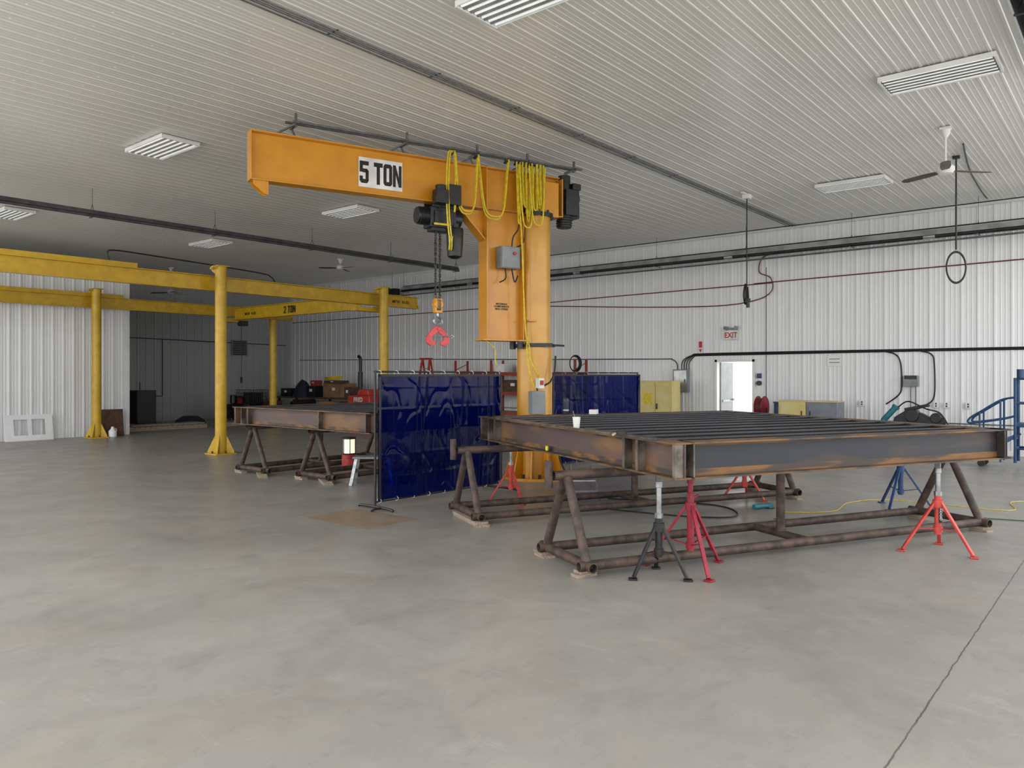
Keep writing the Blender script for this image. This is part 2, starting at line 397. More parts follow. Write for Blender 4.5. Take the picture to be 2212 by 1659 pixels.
b.box((4.43,0,4.525),(.02,.2,.65)); b.box((-.42,0,4.5),(.02,.36,.62)); b.done('boom',cr_,'orange',.003)
for yy in(.06,-.06): B().prism([(0,0),(.2,0),(.2,-.05),(.05,-.17),(0,-.17)],(4.2,yy,4.2),(1,0,0),(0,0,1),.012).box((4.22,yy*.6,4.12),(.02,.07,.15)).done('end_stop',cr_,'orange')
b=B(); b.box((.61,0,3.2),(.64,.014,2.02)); b.box((.94,0,3.2),(.022,.27,2.02)); b.box((.28,0,3.2),(.02,.24,2.02))
b.box((.55,0,2.19),(.95,.3,.025)); b.box((.2,0,2.5),(.16,.5,.02)); b.done('mast',cr_,'orange',.003)
b=B(); b.bar((.95,0,3.72),(1.42,0,4.19),.2,.02); b.prism([(0,0),(.44,.44),(0,.44)],(.95,0,3.74),(1,0,0),(0,0,1),.014); b.done('knee_brace',cr_,'orange')
for sx in(.94,.3):
    for sy in(.06,-.06): B().box((sx,sy,4.525),(.016,.12,.63)).done('web_stiffener',cr_,'orange',.003)
for sy in(.19,-.19): B().box((-.02,sy,4.45),(.62,.02,.55)).box((-.3,sy*.5,4.2),(.25,.18,.02)).done('head_plate',cr_,'orange',.003)
b=B(); b.cyl((0,0,4.16),(0,0,4.22),.3,seg=40); b.cyl((0,0,4.22),(0,0,4.3),.2,seg=30)
for i in range(10):
    a=2*pi*i/10; b.cyl((.27*math.cos(a),.27*math.sin(a),4.22),(.27*math.cos(a),.27*math.sin(a),4.26),.018,seg=6)
b.done('top_bearing',cr_,'dark')
b=B(); b.cyl((0,0,2.1),(0,0,2.135),.335,seg=48); b.bar((.3,.18,2.12),(-.1,.36,2.12),.04,.06); b.bar((.3,-.18,2.12),(-.1,-.36,2.12),.04,.06)
b.cyl((.34,.12,2.06),(.34,.12,2.18),.05); b.cyl((.34,-.12,2.06),(.34,-.12,2.18),.05); b.bar((-.1,.36,2.12),(-.42,.2,2.12),.04,.03)
b.done('roller_band',cr_,'dark')
b=B(); b.box((-.54,.0,4.5),(.2,.3,.3)); b.cyl((-.54,.05,4.62),(-.54,.05,4.9),.1,seg=20); b.cyl((-.54,.05,4.3),(-.54,.05,4.05),.12,seg=20)
b.cyl((-.66,.02,4.55),(-.82,.02,4.55),.09); b.box((-.6,.16,4.45),(.26,.1,.42)); b.box((-.7,.0,4.33),(.2,.24,.22))
for i in range(5): b.cyl((-.54,.05,4.08+.04*i),(-.54,.05,4.095+.04*i),.135)
b.box((-.7,.12,4.72),(.16,.14,.1))
b.done('slewing_drive',cr_,'black',.006)
B().box((2.62,.016,4.515),(.66,.014,.42)).done('capacity_sign',cr_,'sign_white')
block_text('5 TON',cr_,'sign_black',(2.62,.026,4.515),(-1,0,0),.31,.004,.1,.72)
text('MATERIALS\nCOMPONENTS\nMAX. STRESS','stencil_lettering',cr_,'sign_black',(.62,.011,2.72),(pi/2,0,pi),.04,.001,.001,1)
b=B(); b.box((.56,.11,3.47),(.34,.17,.34)); b.box((.56,.2,3.47),(.32,.012,.32)); b.done('control_box',cr_,'greyp',.006)
b=B(); b.cyl((.5,.2,3.53),(.5,.232,3.53),.026); b.done('stop_button',cr_,'sign_red')
for pts,r in(([(.5,.12,3.64),(.48,.13,3.8),(.4,.16,3.95),(.42,.2,4.2)],.012),([(.62,.12,3.3),(.62,.14,3.15),(.72,.12,3.08)],.01),([(.5,.12,3.3),(.46,.14,3.1),(.4,.14,3.2)],.012),([(.44,.16,3.64),(.34,.2,3.72),(.32,.22,4.0)],.01)):
    B().tube(smooth(pts),r).done('wiring',cr_,'black')
b=B(); b.box((.16,.31,1.22),(.24,.12,.36)); b.done('disconnect_box',cr_,'greyp',.006)
b=B(); b.box((.12,.34,1.52),(.1,.1,.16)); b.done('switch_box',cr_,'white',.004)
b=B(); b.box((.12,.395,1.53),(.06,.015,.07)); b.done('switch_label',cr_,'sign_red')
for pts,r in(([(.16,.33,1.4),(.16,.33,1.45),(.12,.34,1.47)],.012),([(-.2,.3,1.95),(-.14,.36,1.7),(-.05,.38,1.55),(.02,.36,1.5),(.1,.34,1.46)],.014),([(-.24,.16,.95),(-.26,.26,.6),(-.25,.36,.3),(-.3,.5,.05)],.014)):
    B().tube(smooth(pts),r).done('power_cord',cr_,'rubber')
b=B(); RZ=5.03
for yy,zz in((.12,RZ),(-.06,RZ+.03)): b.bar((3.95 if yy<.1 else 3.9,yy,zz),(-.85,yy,zz),.03,.03)
for q in(3.85,2.25,1.1,.2,-.7):
    b.bar((q,-.16,RZ-.02),(q,.2,RZ-.02),.035,.035); b.bar((q,.1,RZ-.06),(q,.1,RZ+.12),.03,.03)
    b.bar((q,.1,RZ-.02),(q+.25,-.02,4.86),.03,.02); b.bar((q,-.14,RZ-.02),(q-.05,-.08,4.86),.03,.02)
b.done('festoon_rail',cr_,'conduit')
yc=.2
def sag(q0,q1,zb,yo=0,zt=4.96,n=6):
    return smooth([(q0,yc+yo,zt),(q0-.05*(q0-q1),yc+yo,zt-.25*(zt-zb)),(q0-.2*(q0-q1),yc+yo+.02,zb+.12*(zt-zb)),((q0+q1)/2,yc+yo+.03,zb),(q1+.2*(q0-q1),yc+yo+.02,zb+.12*(zt-zb)),(q1+.05*(q0-q1),yc+yo,zt-.25*(zt-zb)),(q1,yc+yo,zt)],n)
def fc(pts,r=.0115): B().tube(pts,r).done('festoon_cable',cr_,'cable_yellow')
for o in(0,.035):
    fc(sag(1.55,1.15,4.05+o,o)); fc(sag(1.15,.62,4.02+o,o))
    fc(smooth([(1.55+o,yc,4.96),(1.62+o,yc+.03,4.9),(1.66+o,yc+.06,4.5),(1.66+o,yc+.08,4.0),(1.62+o,yc+.08,3.6),(1.6+o,yc+.02,3.5),(1.57+o,yc,3.7)]))
    fc(smooth([(1.55+o,yc,4.96),(1.52,yc+.02,4.85),(1.51+o,yc+.04,4.4),(1.56,yc+.05,4.05)]))
for i in range(6):
    a=.46-.085*i; wd=.05+.05*random.random(); fc(sag(a,a-wd,3.96+random.random()*.32,random.uniform(-.03,.06))); fc(sag(a-.012,a-wd-.01,4.1+random.random()*.25,random.uniform(-.03,.06)))
fc(sag(.46,.2,3.93,.09,4.9)); fc(sag(.3,.0,3.98,.11,4.9))
fc(smooth([(.42,yc,4.95),(.44,.22,4.4),(.4,.24,3.9),(.36,.24,3.0),(.33,.26,2.3),(.3,.31,2.1),(.3,.33,1.9),(.2,.36,1.7),(.12,.34,1.6)]),.012)
fc(smooth([(.3,.28,2.3),(.35,.32,2.0),(.3,.34,1.65),(.2,.33,1.42)]),.01)
fc(smooth([(.96,.05,2.2),(.8,.12,2.05),(.82,.16,1.9),(.78,.14,1.78)]),.008)
for q in(1.55,1.15,.62,.44,.36,.28,.2,.12,.04): B().cyl((q,.12,RZ-.03),(q,.12,RZ-.1),.012,seg=8).box((q,.16,RZ-.09),(.03,.12,.03)).done('cable_trolley',cr_,'black')

# chain hoist hanging on the boom
QX=1.68
def crane_pt(x,y,z):
    c,s=math.cos(TH),math.sin(TH); return (PX+x*c-y*s,PY+x*s+y*c,z)
h=thing('chain_hoist','black electric chain hoist on trolley under the orange boom','hoist',crane_pt(QX,0,2.55),TH)
z0=-2.55
def Z(z): return z+z0
b=B()
for sx in(-.11,.11):
    for sy in(-.06,.06): b.cyl((sx,sy,Z(4.27)),(sx,sy*2.2,Z(4.27)),.05)
b.box((0,.15,Z(4.22)),(.38,.02,.2)); b.box((0,-.15,Z(4.22)),(.38,.02,.2)); b.cyl((-.08,-.16,Z(4.12)),(-.08,.16,Z(4.12)),.018); b.cyl((.08,-.16,Z(4.12)),(.08,.16,Z(4.12)),.018)
b.box((.1,.24,Z(4.25)),(.2,.16,.2)); b.cyl((.1,.24,Z(4.34)),(.1,.24,Z(4.42)),.08)
b.box((-.12,.22,Z(4.3)),(.2,.12,.3))
b.done('trolley',h,'black',.006)
b=B(); b.box((.0,0,Z(3.98)),(.42,.26,.3)); b.cyl((.2,0,Z(4.0)),(.38,0,Z(4.0)),.12,seg=28); b.cyl((-.2,0,Z(4.0)),(-.32,0,Z(4.0)),.13,seg=28)
for i in range(6): b.cyl((.22+.024*i,0,Z(4.0)),(.23+.024*i,0,Z(4.0)),.133,seg=28)
b.box((0,.14,Z(3.97)),(.3,.03,.2)); b.box((.02,0,Z(3.81)),(.3,.18,.06)); b.done('hoist_body',h,'black',.012)
B().box((.04,.16,Z(3.87)),(.26,.008,.03)).done('capacity_label',h,'cable_yellow')
b=B(); b.lathe([(.06,-.23),(.11,-.2),(.125,.0),(.13,.2),(.12,.22)],(-.2,.1,Z(3.62)),20); b.box((-.2,.1,Z(3.86)),(.08,.1,.1)); b.done('chain_bag',h,'black')
def links(b,x,y,zt,zb):
    n=int((zt-zb)/.038)
    for i in range(n):
        z=zt-.038*i-.018; pts=[]
        for k in range(10):
            a=2*pi*k/10; px=.017*math.cos(a); pz=.018*math.sin(a)+(.013 if math.sin(a)>0 else -.013)
            pts.append((x+px,y,z+pz) if i%2 else (x,y+px,z+pz))
        b.tube(pts,.0062,6,True)
for x,y in((.085,.03),(-.015,-.03)):
    b=B(); links(b,x,y,Z(3.8),Z(2.8)); b.done('load_chain',h,'chain')
b=B(); b.box((.035,0,Z(2.68)),(.13,.09,.22)); b.cyl((.035,-.055,Z(2.7)),(.035,.055,Z(2.7)),.075); b.done('hook_block',h,'orange',.012)
b=B(); b.box((.035,.05,Z(2.69)),(.06,.01,.16)); b.box((.035,-.05,Z(2.69)),(.06,.01,.16)); b.cyl((.035,0,Z(2.57)),(.035,0,Z(2.8)),.03)
b.done('block_band',h,'black')
b=B(); b.cyl((.035,0,Z(2.6)),(.035,0,Z(2.54)),.022)
b.tube(smooth([(.035,0,Z(2.56)),(.03,0,Z(2.52)),(-.02,0,Z(2.49)),(-.035,0,Z(2.44)),(-.01,0,Z(2.395)),(.04,0,Z(2.385)),(.085,0,Z(2.41)),(.1,0,Z(2.46)),(.085,0,Z(2.485))]),.017,10)
b.done('hook',h,'steel')
c=thing('lifting_clamp','red screw-type beam lifting clamp hanging open from the hook','clamp',crane_pt(QX,0,2.1),TH)
b=B()
b.tube([(.035+.045*math.cos(t),0,.3+.05*math.sin(t)) for t in [2*pi*k/16 for k in range(16)]],.012,8,True); b.done('shackle',c,'steel')
for s_ in(-1,1):
    pr=[(.0,.27),(.05,.28),(.13,.2),(.2,.1),(.2,.03),(.13,-.02),(.05,.0),(.05,.05),(.1,.07),(.11,.11),(.07,.15),(0,.2)]
    B().prism([(s_*a,z) for a,z in (pr if s_>0 else pr[::-1])],(.035,.02*s_,0),(1,0,0),(0,0,1),.03).cyl((.035,.0,.235),(.035,.05*s_,.235),.025).done('jaw',c,'pinkred',.004)
b=B(); b.cyl((-.2,0,.13),(.24,0,.13),.011); b.cyl((-.2,0,.16),(-.2,0,.1),.008); b.cyl((-.2,-.05,.13),(-.2,.05,.13),.008); b.done('screw_spindle',c,'steel')

# ---------------------------------------------------------------- two ton gantry
def column(loc,hgt,label,cap=True):
    g=thing('support_column',label,'column',loc,0,'yellow gantry columns')
    B().cyl((0,0,.02),(0,0,hgt),.115,seg=32).done('post',g,'yellow')
    b=B(); b.box((0,0,.012),(.46,.46,.024))
    for i in range(4):
        a=pi/4+pi/2*i; d=(math.cos(a),math.sin(a),0); b.prism([(.1,.024),(.27,.024),(.27,.06),(.12,.38),(.1,.38)],(0,0,0),d,(0,0,1),.014)
    b.done('base_plate',g,'yellow')
    for sx in(-.19,.19): B().cyl((sx,0,.024),(sx,0,.07),.018,seg=6).done('anchor_bolt',g,'dark')
    for sy in(-.19,.19): B().cyl((0,sy,.024),(0,sy,.07),.018,seg=6).done('anchor_bolt',g,'dark')
    if cap:
        b=B(); b.box((0,0,hgt+.01),(.27,.27,.02)); b.box((0,.2,hgt-.02),(.16,.2,.03)); b.prism([(0,0),(.28,0),(.28,-.04),(0,-.2)],(0,.1,hgt),(0,1,0),(0,0,1),.014)
        b.box((-.14,.0,hgt-.03),(.14,.12,.03)); b.done('cap_bracket',g,'yellow')
    return g
column((8.5,14.93,0),3.91,'yellow round steel gantry column bolted to floor')
column((8.6,21.28,0),3.9,'yellow gantry column close to the white ribbed wall')
column((12.95,14.93,0),3.86,'yellow round steel gantry column behind welding screen')
column((14.1,21.6,0),3.42,'yellow gantry column under the end of the runway beam',False)
def runway(name,x0,x1,xr,y,zb,label):
    g=thing(name,label,'beam',(x0,y,zb),0,'yellow gantry runway beams'); L=x1-x0
    B().ibeam((0,0,0),(L,0,0),.31,.17,.016,.01).done('beam',g,'yellow',.002)
    B().box(((xr-x0)/2,0,.355),(xr-x0,.13,.09)).done('stiffener',g,'yellow',.002)
    for x in(L-.02,.1): B().box((x,0,.05),(.02,.14,.1)).done('end_stop',g,'yellow')
    return g
ra=runway('runway_beam',-1.5,14.4,6.9,15.25,3.43,'long yellow steel runway beam with capped upper section')
text('MFW  N-03','lettering',ra,'sign_black',(15.3,-.011,.15),(pi/2,0,0),.12,.001,.001)
rb=runway('runway_beam',1.6,14.8,9.4,21.6,3.43,'yellow runway beam running past the white wall')
g=thing('bridge_crane','yellow two ton bridge girder between the runway beams','crane',(12.68,15.3,3.32),0)
b=B(); b.ibeam((0,.2,.0),(0,6.15,.0),.36,.16,.015,.01); b.done('girder',g,'yellow',.002)
for y in(-.02,6.28): B().box((0,y,-.01),(.85,.22,.1)).box((-.34,y-.0,.06),(.12,.2,.05)).box((.34,y,.06),(.12,.2,.05)).done('end_truck',g,'yellow',.004)
block_text('2 TON',g,'sign_black',(-.012,3.3,.18),(0,-1,0),.2,.004,.16,.95)
text('MFW  N-03','serial_lettering',g,'sign_black',(-.012,5.3,.16),(pi/2,0,-pi/2),.12,.001,.001)
g=thing('bridge_hoist','small dark hoist trolley with pendant cord on the yellow girder','hoist',(12.68,21.0,1.3))
b=B(); b.box((0,0,1.9),(.18,.26,.16)).cyl((0,.13,1.9),(0,.22,1.9),.07); b.done('hoist_body',g,'dark',.01)
b=B(); b.tube(smooth([(0,.1,1.85),(.02,.12,1.0),(0,.1,.3)]),.008); b.box((0,.1,.2),(.05,.05,.18)); b.done('pendant',g,'rubber')
B().tube(smooth([(6.4,15.25,3.85),(6.36,15.25,3.98),(6.5,15.25,4.04),(7.3,15.25,4.02),(9.5,15.25,3.93),(9.9,15.25,3.86),(10.0,15.25,3.745)]),.014).done('loop_cable',None,'rubber',label='black cable looping above the yellow runway beam',cat='cable')

# ---------------------------------------------------------------- big steel frame
FA=math.atan2(-.455,.890); N0=(5.485,2.783)
def fp(r,n,z=0):
    c,s=math.cos(FA),math.sin(FA); return (N0[0]+r*c-n*s,N0[1]+r*s+n*c,z)
W_,D_,H_=3.79,4.3,.29
ZB=.83
fr=thing('platform_weldment','large rusty welded I-beam platform frame resting on stands','steel frame',fp(0,0,ZB),FA)
def wbeam(b,p,q,w=.19):
    p=Vector(p);q=Vector(q);u=Vector((0,0,1)); tf=.014
    b.m(1).bar(p+u*tf/2,q+u*tf/2,w,tf).bar(p+u*(H_-tf/2),q+u*(H_-tf/2),w,tf)
    b.m(0).bar(p+u*H_/2,q+u*H_/2,.012,H_-2*tf)
b=B(); wbeam(b,(.06,.095,0),(W_+.06,.095,0),.19)
b.m(2).box((W_/2+.06,.0875,.042),(W_-.02,.004,.056)).box((W_/2+.06,.0875,H_-.026),(W_-.02,.004,.024))
b.done('front_beam',fr,['web','flange','rustband'],0,ang=30)
b=B(); wbeam(b,(.0,.0,0),(.0,D_,0),.19); b.m(2).box((-.0075,D_/2,.038),(.004,D_-.04,.048)).box((-.0075,D_/2,H_-.03),(.004,D_-.04,.03)); b.done('side_beam',fr,['primer','flange','rustband'])
b=B(); wbeam(b,(W_+.0,.0,.0),(W_+.0,D_,.0),.19); b.done('side_beam',fr,['web','flange'],.002)
b=B(); wbeam(b,(.0,D_-.1,0),(W_,D_-.1,0)); b.done('back_beam',fr,['web','flange'],.002)
for y in(.02,.55,.76,3.75,3.95,4.2):
    B().box((-.05,y,H_/2),(.086,.016,H_-.03)).box((-.088,y,H_/2),(.012,.036,H_-.03)).done('stiffener_plate',fr,'weld')
for x in(W_-.02,.09): B().box((x,.045,H_/2),(.014,.08,H_-.03)).done('stiffener_plate',fr,'weld')
jn=None
NJ=11
for i in range(NJ):
    y=.40+i*(D_-.78)/(NJ-1)
    if jn is None:
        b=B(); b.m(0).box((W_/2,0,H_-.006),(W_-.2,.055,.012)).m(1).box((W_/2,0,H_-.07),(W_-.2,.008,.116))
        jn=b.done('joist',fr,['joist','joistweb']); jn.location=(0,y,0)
    else:
        o=jn.copy(); o.location=(0,y,0); COL.objects.link(o)
B().bar((-.07,.3,H_+.006),(-.07,3.9,H_+.006),.03,.012).done('flat_bar',fr,'weld')
cp=thing('paper_cup','white paper coffee cup with stir stick on rusty beam','cup',fp(.03,1.85,ZB+H_))
B().lathe([(.028,0),(.03,.004),(.04,.105),(.042,.108),(.038,.108),(.028,.008)],seg=24).done('cup_body',cp,'paper')
B().bar((.01,0,.02),(-.03,.02,.17),.006,.004).done('stir_stick',cp,'wood')
cp=thing('travel_mug','dark blue steel travel mug standing on the frame','mug',fp(1.12,D_-.1,ZB+H_))
B().lathe([(.036,0),(.042,.01),(.046,.16),(.044,.17)],seg=24).done('mug_body',cp,'tarp')
B().lathe([(.048,.17),(.048,.19),(.04,.215),(.022,.22)],seg=24).done('lid',cp,'black')
B().cyl((0,0,.05),(0,0,.07),.0465).done('band',cp,'steel')
cp=thing('tape_measure','yellow tape measure lying on the beam flange','tape measure',fp(-.055,2.35,ZB+.014),.6)
B().box((0,0,.03),(.06,.035,.055)).done('case',cp,'cable_yellow',.012)
B().cyl((0,-.02,.03),(0,.02,.03),.018).box((.035,0,.01),(.02,.02,.012)).done('hub',cp,'black')
bx=thing('parts_box','small red and white parts box on the frame','box',fp(1.55,D_-.1,ZB+H_),.4)
B().box((0,0,.03),(.16,.1,.06)).done('carton',bx,'wpaper',.002); B().box((0,0,.061),(.08,.05,.004)).done('printed_label',bx,'sign_red')
sq=thing('bar_clamp','steel bar clamp lying on the beam corner','clamp',fp(.0,.9,ZB+H_),FA+.9)
B().bar((-.16,0,.014),(.2,0,.014),.022,.008).box((.18,.03,.02),(.02,.1,.025)).box((-.12,.03,.02),(.025,.1,.03)).done('clamp_bar',sq,'dark'); B().cyl((-.16,.06,.02),(-.28,.06,.02),.012).done('handle',sq,'wood')

# ---------------------------------------------------------------- pipe sawhorses
def horse(L,loc,rz,label,stub=True,hf=.38,top=ZB):
    g=thing('pipe_trestle',label,'trestle',loc,rz,'rusty pipe trestles'); r=.042; zt=top-r; zf=.05+r
    B().pipe((-.12,0,zt),(L+.05,0,zt),r).done('top_bar',g,'rust')
    for x in(0,L):
        for s_ in(-1,1):
            B().cyl((x,s_*.03,zt-.02),(x,s_*hf,zf),r*.95).done('leg',g,'rust')
        B().pipe((x,-hf-.1,zf),(x,hf+.1,zf),r).done('end_bar',g,'rust')
    for s_ in(-1,1): B().pipe((-.08,s_*hf,zf+.0),(L+.08,s_*hf,zf),r).done('base_rail',g,'rust')
    B().pipe((L/2,-hf,zf),(L/2,hf,zf),r*.9).done('cross_bar',g,'rust')
    B().cyl((L/2,0,zf),(L/2,0,zt),r).cyl((L/2,0,zf+.03),(L/2,0,zf+.045),r*1.3).done('centre_post',g,'rust')
    if stub: B().pipe((-.165,.0,zt-.1),(-.165,.0,zt+.13),.036).done('stop_stub',g,'rust')
    return g
horse(4.74,fp(-.57,.92,0),FA,'rusty welded pipe trestle under the near side of frame')
horse(4.5,fp(-.6,3.33,0),FA,'rusty welded pipe trestle under the far side of frame')
horse(2.7,(7.1,11.45,0),0,'rusty pipe trestle carrying the far steel frame',False)
horse(2.5,(7.25,9.95,0),0,'rusty pipe trestle beside aluminium step stool',False)
def block(loc,rz,L=.42,w=.12,label='weathered raw timber board under trestle pipe'):
    g=thing('wood_block',label,'wood block',loc,rz,'timber shims under trestles')
    B().box((0,0,.0125),(L,w,.025)).done('lower_board',g,'wood'); B().box((.02,.008,.0375),(L-.03,w,.025)).done('upper_board',g,'wood')
block(fp(-.6,3.2),FA+pi/2,.82,.14); block(fp(-.57,.6),FA+.2,.2,.1); block(fp(-.57,1.34),FA+pi/2,.2,.12)
for r,n in((4.17,.54),(4.17,1.3),(3.9,2.95),(3.9,3.71)): block(fp(r,n),FA+pi/2,.2,.1)
for x,y in((7.1,11.2),(7.25,9.7)): block((x,y,0),pi/2-.5,.62,.14)
for x,y in((7.1,11.83),(9.8,11.07),(9.8,11.83),(7.25,10.33),(9.75,9.57),(9.75,10.33)): block((x,y,0),pi/2,.2,.1)

# ---------------------------------------------------------------- tripod stands
def stand(loc,m,post,spread,hub,rz,label,top=ZB):
    g=thing('pipe_stand',label,'pipe stand',loc,rz,'adjustable tripod pipe stands')
    for i in range(3):
        a=2*pi*i/3; c,s_=math.cos(a),math.sin(a)
        b=B(); b.bar((.03*c,.03*s_,hub),(spread*c,spread*s_,.02),.032,.022,up=(c,s_,.6)); b.box((spread*c*1.03,spread*s_*1.03,.008),(.07,.07,.012))
        b.done('leg',g,m,.003)
    b=B(); b.cyl((0,0,.16),(0,0,hub+.06),.03); b.cyl((0,0,hub-.05),(0,0,hub+.02),.045); b.cyl((0,0,.18),(0,0,.23),.04)
    for i in range(3):
        a=2*pi*i/3; c,s_=math.cos(a),math.sin(a); k=.55
        b.bar((.03*c,.03*s_,.21),(spread*k*c,spread*k*s_,hub*(1-k)+.01),.02,.008,up=(c,s_,.6))
    b.cyl((0,0,hub+.04),(.1,0,hub+.07),.01); b.done('sleeve',g,m)
    b=B(); b.cyl((0,0,hub),(0,0,top-.06),.022); b.cyl((0,0,hub+.06),(0,0,hub+.1),.034,seg=6); b.done('post',g,post)
    b=B(); b.cyl((0,0,top-.1),(0,0,top-.05),.03); b.prism([(-.06,0),(-.04,-.05),(.04,-.05),(.06,0)],(0,0,top),(1,0,0),(0,0,1),.05); b.done('head',g,post,.003)
    return g
stand(fp(-.02,.33,0),'black','steel',.245,.42,.6,'black tripod pipe stand with silver post under frame corner')
stand(fp(.36,.42,0),'crimson','crimson',.38,.55,-.2,'crimson red tripod stand with ratchet post')
s3=stand(fp(2.9,.06,0),'red','steel',.33,.46,.15,'faded red tripod pipe stand with silver screw head')
stand(fp(4.62,1.9,0),'blue','blue',.34,.5,.9,'blue tripod pipe stand behind the frame')
stand(fp(3.28,3.2,0),'red','steel',.3,.4,.3,'faded red tripod stand under rear of frame')
stand(fp(.33,4.22,0),'red','steel',.28,.42,.2,'faded red tripod stand beside the welding screen')
B().box((-.026,-.022,.35),(.03,.004,.16),Euler((0,0,-.85))).done('maker_label',s3,'sign_black')
text('RIDGID','lettering',s3,'wpaper',(-.029,-.026,.35),(pi/2,pi/2,-.85),.034,.001,.0)

# ---------------------------------------------------------------- second frame
f2=thing('platform_weldment','rusty I-beam platform frame on pipe trestles behind screen','steel frame',(6.95,8.3,ZB),0)
b=B(); wbeam(b,(0.1,0,0),(0.1,3.55,0)); b.m(2).box((.0925,1.77,.036),(.004,3.5,.044)); b.done('side_beam',f2,['primer','flange','rustband'])
b=B(); wbeam(b,(2.65,0,0),(2.65,3.55,0)); b.done('side_beam',f2,['web','flange'],.002)
b=B(); wbeam(b,(0,3.45,0),(2.75,3.45,0)); b.done('end_beam',f2,['primer','flange'],.002)
b=B(); wbeam(b,(0,.1,0),(2.75,.1,0)); b.done('end_beam',f2,['primer','flange'],.002)
j2=None
for i in range(8):
    y=.45+i*.37
    if j2 is None:
        j2=B().box((1.38,0,H_-.03),(2.5,.06,.05)).done('joist',f2,'joist'); j2.location=(0,y,0)
    else:
        o=j2.copy(); o.location=(0,y,0); COL.objects.link(o)
for y in(3.1,3.3,3.5,1.2): B().box((.055,y,H_/2),(.08,.016,H_-.03)).done('stiffener_plate',f2,'weld')

# ---------------------------------------------------------------- welding screens
def screen(x0,y0,x1,y1,label,H=1.69,seed=0):
    d=Vector((x1-x0,y1-y0)); W=d.length; rz=math.atan2(d.y,d.x)
    g=thing('welding_screen',label,'welding screen',(x0,y0,0),rz,'blue welding screens')
    b=B(); nx,nz=200,100; grid=[]
    for i in range(nx+1):
        col=[]
        for j in range(nz+1):
            x=W*i/nx; z=.11+(H-.03-.11)*j/nz
            k=1-.4*(j/nz)
            xx=x+.03*math.sin(z*2.1+seed)+.015*noise.noise(Vector((x*2,z*2,seed)))
            y=-.03+.012*math.sin(xx*9+seed)*k+.016*noise.noise(Vector((xx*2.2+seed,z*.35,0)))*k
            rg=noise.noise(Vector((xx*6+seed,z*.8,3))); y+=.007*(1-abs(rg)*2.2)
            rg=noise.noise(Vector((xx*3+z+seed,z*2.2-xx,9))); y+=.005*max(0,1-abs(rg)*8)
            for cx in(.27,.71,1.22,1.76): y+=.008*math.exp(-((x-(cx+.015*math.sin(z*3))*W/2.2)/.011)**2)
            for cz in(.38,.66,.94,1.22,1.5): y-=.0022*math.exp(-((z-cz)/.01)**2)
            col.append(b.bm.verts.new((x,y,z)))
        grid.append(col)
    for i in range(nx):
        for j in range(nz): b._f([grid[i][j],grid[i+1][j],grid[i+1][j+1],grid[i][j+1]])
    b.done('vinyl_curtain',g,'vinyl',ang=60)
    b=B(); b.cyl((0-.01,.02,.02),(-.01,.02,H+.02),.014); b.cyl((W+.01,.02,.02),(W+.01,.02,H+.02),.014); b.cyl((-.03,.02,H),(W+.03,.02,H),.012); b.cyl((0,.02,.09),(W,.02,.09),.01)
    for x in(-.01,W+.01): b.tube(smooth([(x,-.32,.015),(x,-.28,.03),(x,-.05,.035),(x,.05,.035),(x,.3,.03),(x,.34,.015)]),.016)
    b.tube(smooth([(-.01,-.1,.03),(-.1,-.1,.03),(-.16,-.1,.015)]),.014)
    b.done('frame',g,'black')
    n=8
    for i in range(n+1):
        x=.04+(W-.08)*i/n
        for zc,rr in((H-.015,.03),(.105,.026)): B().tube([(x,.0+.04*math.cos(t),zc+rr*math.sin(t)) for t in [2*pi*k/10 for k in range(10)]],.003,5,True).done('hanging_ring',g,'wpaper')
    B().box((.015,-.05,(H+.1)/2),(.03,.006,H-.16)).done('hem',g,'navy'); B().box((W-.015,-.05,(H+.1)/2),(.03,.006,H-.16)).done('hem',g,'navy'); B().box((W/2,-.05,H-.045),(W,.006,.03)).done('hem',g,'navy')
    return g
screen(6.2,7.28,8.42,7.2,'dark blue vinyl welding screen on black frame beside crane pillar')
screen(10.66,7.95,13.15,7.68,'dark blue vinyl welding screen behind the crane pillar',seed=4)

# ---------------------------------------------------------------- ceiling fittings
fx=thing('ceiling_light','white six tube fluorescent ceiling fixture','ceiling light',(10.24,1.9,ZC-.1),0,'fluorescent ceiling fixtures')
b=B(); b.box((0,0,.07),(.6,1.22,.012))
for y in(-.6,.6): b.box((0,y,.042),(.6,.02,.06))
for x in(-.295,.295): b.box((x,0,.045),(.01,1.22,.05))
b.done('housing',fx,'white')
b=B()
for i in range(5): b.prism([(-.045,.062),(.045,.062),(.004,.02),(-.004,.02)],(-.2+.1*i,0,0),(1,0,0),(0,0,1),1.18)
b.done('louver_reflector',fx,'slot')
for i in range(6): B().cyl((-.25+.1*i,-.57,.035),(-.25+.1*i,.57,.035),.016,seg=10).done('lamp_tube',fx,'tube')
for x,y,z in((5.62,4.5,ZC),(15.07,4.22,ZC),(5.76,11.85,ZC),(10.65,13.38,ZC),(10.8,19.5,ZC),(6.0,19.3,ZC)):
    dup(fx,(x,y,z-.095),0)
fx.location.z=ZC-.095

